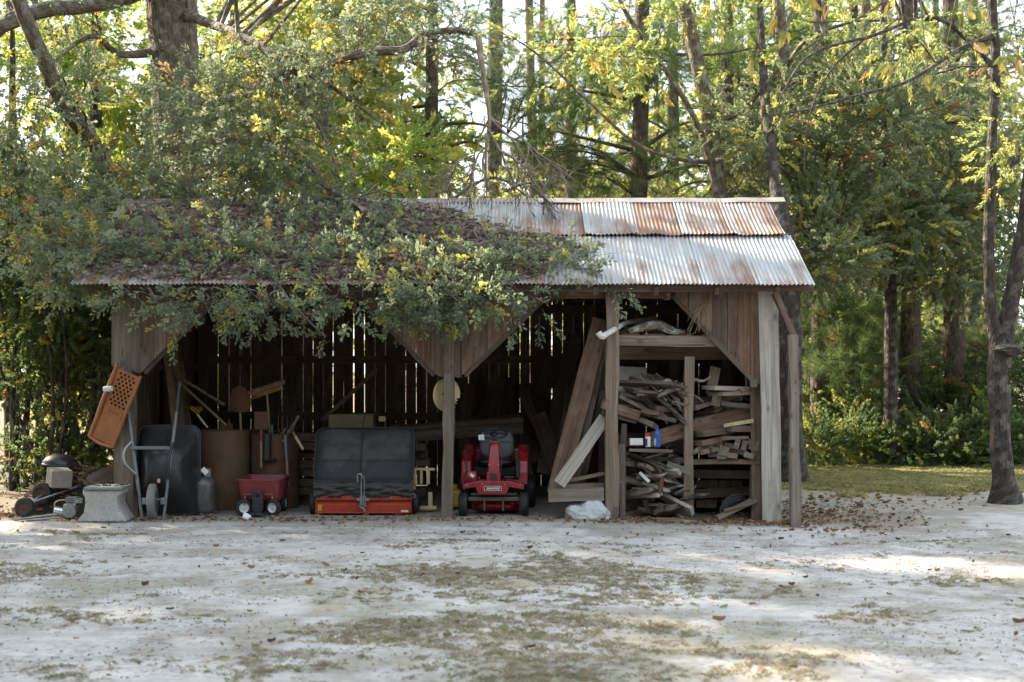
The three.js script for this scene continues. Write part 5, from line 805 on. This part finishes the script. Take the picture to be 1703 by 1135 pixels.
  const stp = thing('broken_stump', 'pale broken stump in the dark hollow under the pines', 'stump', at(1468, 760, -8.3).setY(-.1)); part('bole', tube([V(0, 0, 0), V(-.03, .25, 0), V(-.1, .5, 0)], [.2, .14, .1], 10, 8, .4), bark.pale, stp); part('splintered_slab', rbox(.18, .42, .06, .02, .12, .3, .08), bark.pale, stp);
}
// ---------------------------------------------------------------- lumber
{
  const B = (label, group, px1, py1, z1, px2, py2, z2, w, t, mat, face, rough) => board('board', label, group, at(px1, py1, z1), at(px2, py2, z2), w, t, mat, face, rough);
  const UPF = V(0, 1, .25);
  // long planks leaning on the inner post
  B('widest rough brown plank leaning against the inner post', null, 925, 822, -.05, 1000, 532, -.55, .2, .045, M.brown[3], undefined, .008);
  B('second rough brown plank leaning beside the widest one', null, 948, 822, -.12, 1008, 535, -.6, .13, .045, M.brown[2], undefined, .008);
  B('thin brown plank leaning in the shadow of the wide planks', null, 965, 815, -.4, 1003, 650, -.6, .06, .04, M.brown[0]);
  B('pale grey board propped diagonally against the inner post', null, 930, 806, .1, 1006, 695, .0, .13, .035, M.pale[1], undefined, .006);
  B('thick grey timber lying low before the leaning planks', null, 912, 824, .12, 1004, 822, .12, .13, .12, M.grey[0], undefined, .008);
  B('grey timber lying atop the low thick one', null, 914, 810, .0, 1003, 808, -.05, .05, .1, M.grey[2], undefined, .008);
  B('thin grey lath slanting over the low timbers', null, 945, 800, .0, 1005, 788, -.05, .035, .03, M.grey[2]);
  B('split grey batten standing against the inner post foot', null, 1024, 872, .16, 1030, 740, .05, .05, .03, M.grey[3], undefined, .012);
  // boards leaning and lying in the gloom of the middle bay
  const gl = 'boards stacked in the gloom at the back', gd = 'dark board leaning against the back wall of the middle bay';
  for (const [x1, y1, x2, y2, z1, z2, w] of [[790, 700, 830, 628, -2.6, -3.5, .2], [805, 700, 845, 630, -2.5, -3.6, .18], [830, 705, 846, 650, -2.4, -3.4, .2], [860, 720, 920, 600, -2.4, -3.5, .2], [890, 720, 872, 640, -2.3, -3.4, .16], [905, 740, 955, 560, -1.9, -3.2, .2], [770, 710, 780, 640, -2.5, -3.4, .14], [930, 760, 870, 650, -1.8, -2.9, .12], [880, 770, 852, 690, -1.7, -2.6, .18], [940, 760, 895, 690, -1.6, -2.4, .2], [935, 720, 955, 618, -1.5, -2.4, .14]]) B(gd, gl, x1, y1 + 50, z1, x2, y2, z2, w, .04, pick([...M.dark, M.brown[2]]));
  const cv = 'long board lying across the back behind the mower'; for (const [y, z] of [[706, -1.7], [716, -1.6]]) B(cv, 'cross boards behind the mower', 650, y + 12, z, 870, y - 4, z, .07, .12, M.brown[2], UPF);
  for (let i = 0; i < 9; i++) B('dark board in the flat stack behind the sweeper', 'flat stack behind the sweeper', rr(480, 500), 846 - i * 15, -1.6 + rr(-.1, .1), rr(690, 720), 846 - i * 15 + rr(-3, 3), -1.6 + rr(-.1, .1), rr(.08, .1), .2, pick([...M.dark, M.brown[2]]));
  B('narrow grey lath slanting up the back wall above the sweeper', null, 535, 700, -2.0, 626, 615, -2.6, .05, .03, M.grey[1]);
  for (const [x1, x2, z] of [[300, 275, -.9], [312, 288, -1.2], [322, 296, -1.5]]) B('tall slim post leaning in the end bay beside the wheelbarrow', 'slim posts in the end bay', x1, 780, z + .2, x2, 575, z - .2, .07, .05, M.brown[3]);
  for (const [x, y] of [[165, 800], [172, 808], [160, 806]]) B('short split plank poking from the junk heap', 'planks on the junk heap', x - 18, y, -.1, x + 24, y - 22, -.5, .1, .03, M.grey[3]);
  // top shelf
  const tg = 'pieces on the top shelf';
  for (const [x1, y1, x2, y2, w] of [[1032, 552, 1100, 540, .07], [1040, 547, 1120, 553, .06], [1060, 540, 1135, 549, .05]]) B('rough grey slab lying on the top shelf', tg, x1, y1, -.2, x2, y2, -.45, w, .03, pick([M.grey[1], M.grey[3]]), UPF, .01);
  const lg = single('bark_log', 'knobbly bark covered log lying on the top shelf', 'log', tube([at(1045, 551, -.05), at(1075, 543, -.08), at(1092, 541, -.08), at(1118, 550, -.04), at(1140, 553, .0)], [.03, .055, .06, .045, .012], 10, 24, .6), bark.pale);
  // scrap lumber, three uneven heaps
  const heap = (label, group, n, x0, x1, ylo, yhi, zlo, zhi, tilt, mats, len) => {
    for (let i = 0; i < n; i++) {
      const f = i / n, px = rr(x0, x1), py = lerp(yhi, ylo, f) + rr(-4, 4), z = rr(zlo, zhi), a = tilt(px, f), L = rr(...len) * 158, dz = rr(-.25, .25), cx = Math.min(x1 - L * .45 * Math.cos(a), Math.max(x0 + L * .45 * Math.cos(a), px));
      B(label, group, cx - L / 2 * Math.cos(a), py + L / 2 * Math.sin(a), z + dz, cx + L / 2 * Math.cos(a), py - L / 2 * Math.sin(a), z - dz, rr(.018, .055), rr(.05, .12), pick(mats), V(0, .25, 1).applyAxisAngle(V(1, 0, 0), rr(-.5, .5)), .008);
    }
  };
  const greys = [M.grey[0], M.grey[1], M.grey[3], M.grey[1], M.brown[2], M.pale[1]], mixd = [M.grey[1], M.grey[3], M.brown[2], M.brown[0], M.brown[3]];
  heap('weathered board in the middle heap under the bark log', 'middle scrap heap, post side', 38, 1030, 1140, 632, 696, -.7, -.12, () => rr(-.55, .02), mixd, [.2, .65]);
  heap('grey offcut in the low heap beneath the blue bottle', 'low scrap heap', 84, 1028, 1148, 756, 858, -.75, -.08, () => rr(-.55, .35), greys, [.15, .55]);
  heap('weathered offcut in the upper heap beside the pale corner board', 'upper scrap heap, corner side', 30, 1158, 1250, 650, 700, -.8, -.15, () => rr(-.35, .4), greys, [.15, .4]);
  for (let i = 0; i < 13; i++) { const y = rr(625, 672), o = rr(0, 34); B('charred splintered lath slanting down the middle heap', 'splintered laths', 1062 + o, y - 6, -.25 + rr(-.15, .1), 1108 + o, y + 34, .0 + rr(-.1, .02), rr(.015, .03), rr(.02, .04), pick([M.dark[0], M.grey[3], M.dark[2], M.grey[1]]), undefined, .014); }
  for (let i = 0; i < 26; i++) { const up2 = i % 3 === 0, p = up2 ? at(rr(1050, 1135), rr(640, 672), rr(-.15, .0)) : at(rr(1040, 1140), rr(765, 850), rr(-.12, .02)), an = rr(-.8, .4), l = rr(.14, .36), d1 = V(Math.cos(an), Math.sin(an), rr(-.2, .4)), q = [p, p.clone().addScaledVector(d1, l * .4).add(V(0, rr(-.02, .03), 0)), p.clone().addScaledVector(d1, l * .75).add(V(0, rr(-.03, .03), 0)), p.clone().addScaledVector(d1, l)]; const r0 = rr(.01, .026); single('split_branch', up2 ? 'crooked split branch lying on the middle heap' : 'crooked split branch jutting from the low heap', 'branch', tube(q, [r0, r0 * 1.1, r0 * .8, r0 * .4], 5, 9, .7), pick([bark.dead, bark.pale, bark.dark, bark.oak]), up2 ? 'split branches on the middle heap' : 'split branches in the low heap'); }
  B('long brown plank slanting across behind the shelf post', null, 1078, 733, -.12, 1258, 682, -.22, .155, .04, M.brown[3]);
  B('brown plank end poking from the middle heap past the inner post', null, 1003, 672, .12, 1062, 692, -.05, .1, .06, M.brown[3]); B('second plank end poking out below it, thinner', null, 1003, 684, .06, 1058, 700, -.08, .07, .05, M.brown[2]);
  B('flat grey board carrying the blue bottle and carton', null, 1046, 748, .03, 1118, 750, .05, .03, .2, M.grey[1], undefined, .006);
  // flat wide boards on the corner side
  B('wide pale board lying flat on the upper heap', null, 1178, 645, -.12, 1250, 648, -.3, .045, .3, M.pale[1], undefined, .006); B('wide grey board lying just under the pale flat one', null, 1190, 656, -.08, 1253, 652, -.28, .045, .3, M.grey[2], undefined, .006);
  B('upright grey offcut wedged on edge in the upper heap', null, 1182, 655, -.2, 1190, 612, -.35, .11, .03, M.grey[2]); B('short dark block standing beside the wedged offcut', null, 1189, 676, -.08, 1193, 656, -.1, .09, .06, M.grey[3]);
  for (const [x1, y1, x2, y2, m, l] of [[1158, 722, 1208, 716, M.brown[0], 'dark red brown panel under the slanting plank'], [1156, 738, 1205, 728, M.brown[1], 'lower dark red brown panel under the slanting plank'], [1205, 713, 1252, 712, M.brown[0], 'brown panel beside the yellowed metal strip']]) B(l, null, x1, y1, -.1, x2, y2, -.25, .06, .3, m);
  B('rough brown batten lying over the squared timber ends', null, 1198, 729, .0, 1244, 728, -.05, .03, .06, M.brown[0]);
  const ms = single('metal_strip', 'yellowed perforated metal strip lying among the brown panels', 'metal strip', (() => { const s = new THREE.Shape([new THREE.Vector2(0, 0), new THREE.Vector2(.31, .05), new THREE.Vector2(.31, .09), new THREE.Vector2(0, .035)]); for (const t of [.08, .3, .72, .9]) { const h = new THREE.Path(); h.absarc(t * .31, t * .05 + .019, .006, 0, 6.2832, true); s.holes.push(h); } return new THREE.ExtrudeGeometry(s, { depth: .02, bevelEnabled: false, curveSegments: 6 }); })(), worn(.5, .44, .26, .6)); ms.position.copy(at(1204, 711, -.02));
  // squared timbers whose sawn ends face out
  for (const [a, b, r] of [[920, 120, .6], [1030, 80, .1], [1140, 55, .05], [1000, 140, .2], [1085, 175, .05], [1195, 155, -.2], [1210, 110, -.3], [1310, 135, -.25], [1260, 75, -.15], [1350, 60, 1.3], [1428, 70, 1.35], [1525, 45, -.25], [1530, 100, -.25], [1410, 150, -.3], [1300, 185, -.1], [1480, 185, -.3], [1180, 195, 0], [1100, 120, .1]]) { const px = 1020 + a / 6.55, py = 730 + b / 6.55; B('squared timber stacked with its sawn end facing the yard', 'squared timbers on the corner shelf', px, py, -.04 + rr(-.06, .06), px + rr(-4, 4), py, -1.35, rr(.095, .11), rr(.048, .058), pick([M.grey[1], M.grey[2], M.brown[3], M.grey[0]]), V(-Math.sin(r), Math.cos(r), 0)); }
  B('shelf plank carrying the squared timbers', null, 1150, 768, -.12, 1262, 768, -.12, .05, .14, M.dark[2]);
  for (let i = 0; i < 12; i++) { const px = 1165 + (i % 4) * 21 + rr(-3, 3), py = 838 - Math.floor(i / 4) * 16; B('dim timber end in the dark recess of the corner bay', 'dark recess timbers', px, py, -.7, px, py, -1.5, .12, .09, pick(M.dark), V(0, 1, 0)); }
  B('long dark plank closing the foot of the corner bay', null, 1150, 822, -.65, 1250, 816, -.65, .1, .04, M.dark[2]);
  B('torn grey plank slanting over the ground in the corner bay', null, 1192, 862, .0, 1256, 832, -.1, .05, .11, M.grey[2], undefined, .012); B('thin strip lying across the torn plank', null, 1205, 850, .05, 1254, 836, .0, .03, .03, M.grey[0], undefined, .01);
  const rp = []; for (let i = 0; i < 4; i++) rp.push(tube([at(1198, 852 - i * 2, -.15), at(1212, 840 - i * 4, -.16), at(1232, 833 - i * 3, -.18), at(1242, 840 - i * 3, -.2)], [.014, .012], 6, 16)); single('rubber_hose', 'loop of black hose lying behind the torn plank', 'hose', merge(rp), mBlackPlastic);
  B('short grey plank lying on the dirt before the low heap', null, 1092, 866, .28, 1135, 868, .25, .09, .05, M.grey[2], V(0, 1, 0)); B('broad grey board end lying beside it', null, 1134, 868, .3, 1152, 869, .22, .1, .04, M.pale[1], V(0, 1, 0));
  single('rusted_bow', 'curved rust brown iron bow hanging down the low heap', 'iron bow', tube([at(1084, 770, -.04), at(1098, 785, .0), at(1100, 802, .02), at(1094, 828, .02)], [.022, .024, .026, .02], 8, 16, .4), mRust);
  B('white painted strip sticking out of the low heap', null, 1064, 786, .0, 1080, 802, .04, .03, .012, mWhite); B('greenish rolled strip slanting from the low heap', null, 1110, 772, .0, 1150, 786, .06, .06, .05, new THREE.MeshStandardMaterial({ map: greyWood.map, color: new THREE.Color(.75, .95, .85), roughness: .8 }));
  const cb = single('cinder_panel', 'dusty grey sheet propped above the middle heap', 'sheet', rbox(.4, .3, .03, .006), mConcrete); cb.position.copy(at(1046, 632, -.5)); cb.rotation.set(-.35, .1, 0);
  B('short brown board standing behind the inner post base', null, 1036, 760, -.02, 1038, 705, -.02, .06, .05, M.brown[2]);
}
// ---------------------------------------------------------------- litter on roof and yard, grass
{
  const curl = [0, 1, 2, 3].map(k => { const P = [], I = [], nx = 4, ny = 6; for (let j = 0; j <= ny; j++) for (let i = 0; i <= nx; i++) { const v = j / ny, u = i / nx * 2 - 1, w = .5 * Math.pow(Math.sin(Math.PI * (v * .92 + .05)), .7) * (.36 + (k % 2) * .12) * (1 + .25 * Math.sin(v * 14 + k)); P.push(u * w, .14 * u * u * (1 + k * .4) + .12 * (v - .5) * (v - .5) * (1 + k * .5) + .03 * Math.sin(u * 5 + v * 7 + k), v - .5); } for (let j = 0; j < ny; j++) for (let i = 0; i < nx; i++) { const a = j * (nx + 1) + i, b = a + nx + 1; I.push(a, b, a + 1, b, b + 1, a + 1); } return faces(P, I); });
  const browns = [[.2, .115, .065], [.14, .085, .055], [.27, .17, .095], [.33, .24, .15], [.1, .065, .045], [.3, .2, .08]];
  const bm = browns.map(c => new THREE.MeshPhysicalMaterial({ color: new THREE.Color(...c), roughness: .9, transmission: .15, thickness: 0, side: THREE.DoubleSide }));
  const bmW = new THREE.MeshPhysicalMaterial({ roughness: .9, transmission: .15, thickness: 0, side: THREE.DoubleSide });
  function scatter(name, label, category, n, place, s0, s1, pal) {
    const o = new THREE.Group(); o.name = name; o.userData = { kind: 'stuff', label, category }; scene.add(o);
    curl.forEach((g, k) => { const pts = []; for (let i = 0; i < n / 4; i++) { const p = place(); if (p) pts.push(p); } const im = new THREE.InstancedMesh(g, bmW, pts.length); im.name = name; im.userData.kind = 'stuff'; im.castShadow = im.receiveShadow = true; pts.forEach((p, i) => { const s = rr(s0, s1); tmpQ.setFromEuler(new THREE.Euler(rr(-.5, .5) + (p.tilt || 0), R() * 6.28, rr(-.5, .5))); im.setMatrixAt(i, tmpM.compose(p, tmpQ, V(s, s * rr(.8, 1.6), s))); const c = pick(pal), q = rr(.7, 1.3); im.setColorAt(i, new THREE.Color().setRGB(c[0] * q, c[1] * q, c[2] * q)); }); o.add(im); });
  }
  // individual dry leaves on the sand
  for (let i = 0; i < 100; i++) { const z = rr(.9, 8), hw = (15 - z) * .36, x = rr(-hw, hw); const m = single('fallen_leaf', 'dry curled brown leaf lying on the pale sand of the yard', 'leaf', pick(curl), pick(bm), 'fallen leaves on the yard'); const s = rr(.028, .055) * (R() < .1 ? 1.5 : 1); m.position.set(x, ground(x, z) + .012, z); m.rotation.set(rr(-.35, .35), R() * 6.28, rr(-.35, .35)); m.scale.set(s, s * rr(.8, 1.8), s); }
  scatter('leaf_litter', 'dry leaves blown up against the shed and its corner', 'leaf litter', 2600, () => { const k = R(); let x, z; if (k < .35) { x = 3.3 + gauss() * .55; z = -.7 + gauss() * .9; } else if (k < .6) { x = rr(-4.6, 3.2); z = .28 + gauss() * .22; } else if (k < .8) { x = rr(-9, -4.6); z = -1 + gauss() * 1.2; } else { x = rr(.9, 3); z = .1 + gauss() * .16; } return V(x, ground(x, z) + .01, z); }, .022, .06, browns);
  scatter('sand_litter', 'scraps of bark and small dead leaves strewn over the sand', 'leaf litter', 9000, () => { const z = rr(.6, 8.2), hw = (15 - z) * .38, x = rr(-hw, hw); return fbm(x * .7, z * .7, 9) > -.12 + .25 * R() ? V(x, ground(x, z) + .004, z) : null; }, .006, .018, browns);
  scatter('lawn_litter', 'fallen leaves scattered over the lawn and wood floor', 'leaf litter', 1100, () => { const z = rr(-9, -1.5), x = rr(3.2, 10); return V(x, ground(x, z) + .01, z); }, .03, .08, browns);
  { // pine straw and stem bits
    const g = faces([-.5, 0, -.012, .5, .0, .0, .1, .03, .012], [0, 2, 1]), o = new THREE.Group(); o.name = 'pine_straw'; o.userData = { kind: 'stuff', label: 'fine pine straw and stem bits strewn over the sandy yard', category: 'straw' }; scene.add(o);
    const pts = []; for (let i = 0; i < 26000; i++) { const z = rr(.5, 8.2), hw = (15 - z) * .38, x = rr(-hw, hw); if (fbm(x * 1.1, z * 1.3, 12) > -.2 + .45 * R()) pts.push(V(x, ground(x, z) + .003, z)); }
    const im = new THREE.InstancedMesh(g, new THREE.MeshStandardMaterial({ roughness: .9, side: THREE.DoubleSide }), pts.length); im.name = 'pine_straw'; im.userData.kind = 'stuff'; im.castShadow = im.receiveShadow = true; pts.forEach((p, i) => { tmpQ.setFromEuler(new THREE.Euler(rr(-.1, .1), R() * 6.28, rr(-.12, .12))); const s = rr(.025, .1); im.setMatrixAt(i, tmpM.compose(p, tmpQ, V(s, .05, rr(.06, .16)))); const c = pick([[.2, .14, .09], [.3, .23, .16], [.12, .085, .06], [.16, .12, .085]]), q = rr(.7, 1.2); im.setColorAt(i, new THREE.Color().setRGB(c[0] * q, c[1] * q, c[2] * q)); }); o.add(im);
  }
  scatter('heap_litter', 'brown leaves drifted over the junk heap at the shed end', 'leaf litter', 700, () => { const x = -4.75 + gauss() * .4, z = -.5 + gauss() * .35; const e = Math.max(0, 1 - Math.pow(Math.abs(x + 4.73) / .62, 2)) * Math.max(0, 1 - Math.pow(Math.abs(z + .62) / .42, 2)); return V(x, ground(x, z) + .012 + .47 * Math.pow(e, .62), z); }, .03, .07, browns);
  // dead leaves and twigs heaped on the roof
  const roofY = z => EAVE + slope * (ZE - z) + .03;
  scatter('roof_leaf_litter', 'thick drift of dead oak leaves covering part of the tin roof', 'leaf litter', 15000, () => { const x = rr(-4.5, 1.3), z = rr(-1.75, .28); const f = fbm(x * 1.6, z * 2, 4); const pts = [[-2, -1.15], [-1.3, -.4], [-.95, .1], [-.55, .95], [.1, .3], [.4, .2]]; let xm = .2; for (let q = 0; q < 5; q++) if (z >= pts[q][0] && z <= pts[q + 1][0]) xm = lerp(pts[q][1], pts[q + 1][1], (z - pts[q][0]) / (pts[q + 1][0] - pts[q][0])); const edge = sstep(xm + .1, xm - .35, x + f * .5); const keep = edge * (z < -1.45 ? .4 : 1) * (x < -3.3 ? .55 : 1); if (R() > keep) return null; const h = R() * R() * .07 * edge; const p = V(x, roofY(z) + (z < -.95 ? .04 : .0) + h, z); p.tilt = .4; return p; }, .04, .085, [[.25, .19, .15], [.2, .155, .125], [.32, .25, .2], [.4, .34, .29], [.15, .115, .095]]);
  const tw = []; for (let i = 0; i < 520; i++) { const x = rr(-4.3, .9), z = rr(-1.6, .25); if (x > -1.1 + 1.4 * (z + 1.9) || (x > -.2 && R() < .4)) continue; const p = V(x, roofY(z) + rr(.03, .12), z), d = V(rr(-1, 1), rr(-.1, .5), rr(-.7, .7)).normalize(), l = rr(.12, .5); tw.push(tube([p, p.clone().addScaledVector(d, l * .5).add(V(0, rr(-.03, .05), rr(-.04, .04))), p.clone().addScaledVector(d, l)], [rr(.002, .006), .0015], 3, 4)); }
  { const m = new THREE.Mesh(merge(tw), bark.dead); m.name = 'fallen_twigs'; m.userData = { kind: 'stuff', label: 'tangle of bare grey twigs lying over the leafy roof', category: 'twigs' }; m.castShadow = m.receiveShadow = true; scene.add(m); }
  // vine and oak leaves rooted through the drift
  // grass
  const blades = [0, 1, 2].map(k => { const q = mulberry(1200 + k), P = [], I = []; for (let i = 0; i < 16; i++) { const a = q() * 6.28, l = .5 + q() * .6, w = .03, x = (q() - .5) * 1.8, z = (q() - .5) * 1.8, dx = Math.cos(a) * l * (.3 + q() * .8), dz = Math.sin(a) * l * (.3 + q() * .8), n = P.length / 3; P.push(x - w * Math.sin(a), 0, z + w * Math.cos(a), x + w * Math.sin(a), 0, z - w * Math.cos(a), x + dx * .45, l * .7, z + dz * .45, x + dx, l * .75, z + dz); I.push(n, n + 1, n + 2, n + 1, n + 3, n + 2); } return faces(P, I); });
  function grass(name, label, n, place, s0, s1, pal) { const o = new THREE.Group(); o.name = name; o.userData = { kind: 'stuff', label, category: 'grass' }; scene.add(o); blades.forEach(g => { const pts = []; for (let i = 0; i < n / 3; i++) { const p = place(); if (p) pts.push(p); } const im = new THREE.InstancedMesh(g, leafMat, pts.length); im.name = name; im.userData.kind = 'stuff'; im.castShadow = im.receiveShadow = true; pts.forEach((p, i) => { const s = rr(s0, s1); tmpQ.setFromAxisAngle(up, R() * 6.28); im.setMatrixAt(i, tmpM.compose(p, tmpQ, V(s * 1.3, s, s * 1.3))); const c = tint(pal); im.setColorAt(i, new THREE.Color().setRGB(...c)); }); o.add(im); }); }
  const dryPal = [[.36, .31, .22, 5], [.42, .375, .29, 5], [.27, .28, .15, 3], [.3, .24, .16, 3]];
  grass('thin_grass', 'thin dry grass growing in patches through the sand', 60000, () => { const z = rr(1.2, 8.2), hw = (15 - z) * .38, x = rr(-hw, hw); const b = .3 * Math.exp(-Math.pow((x - .5) / 1.7, 2) - Math.pow((z - 4.2) / 1.2, 2)) + .4 * Math.exp(-Math.pow((x + .1) / 1.6, 2) - Math.pow((z - 7) / 1.3, 2)) - .1; return fbm(x * .9, z * 1.1, 5, 4) + .5 * fbm(x * 5, z * 5, 6, 2) + b > .0 + .75 * R() ? V(x, ground(x, z) - .002, z) : null; }, .010, .03, dryPal);
  grass('lawn_grass', 'short green and straw coloured lawn beside the wood', 16000, () => { const z = rr(-7.6, -2.2), x = rr(3.4, 9.5); return fbm(x * .6, z * .8, 2) + .55 * sstep(-2.5, -4.5, z) > .1 + .3 * R() ? V(x, ground(x, z) - .002, z) : null; }, .03, .075, [[.36, .33, .15, 5], [.44, .38, .2, 4], [.22, .25, .1, 3]]);
}
renderer.render(scene, camera);
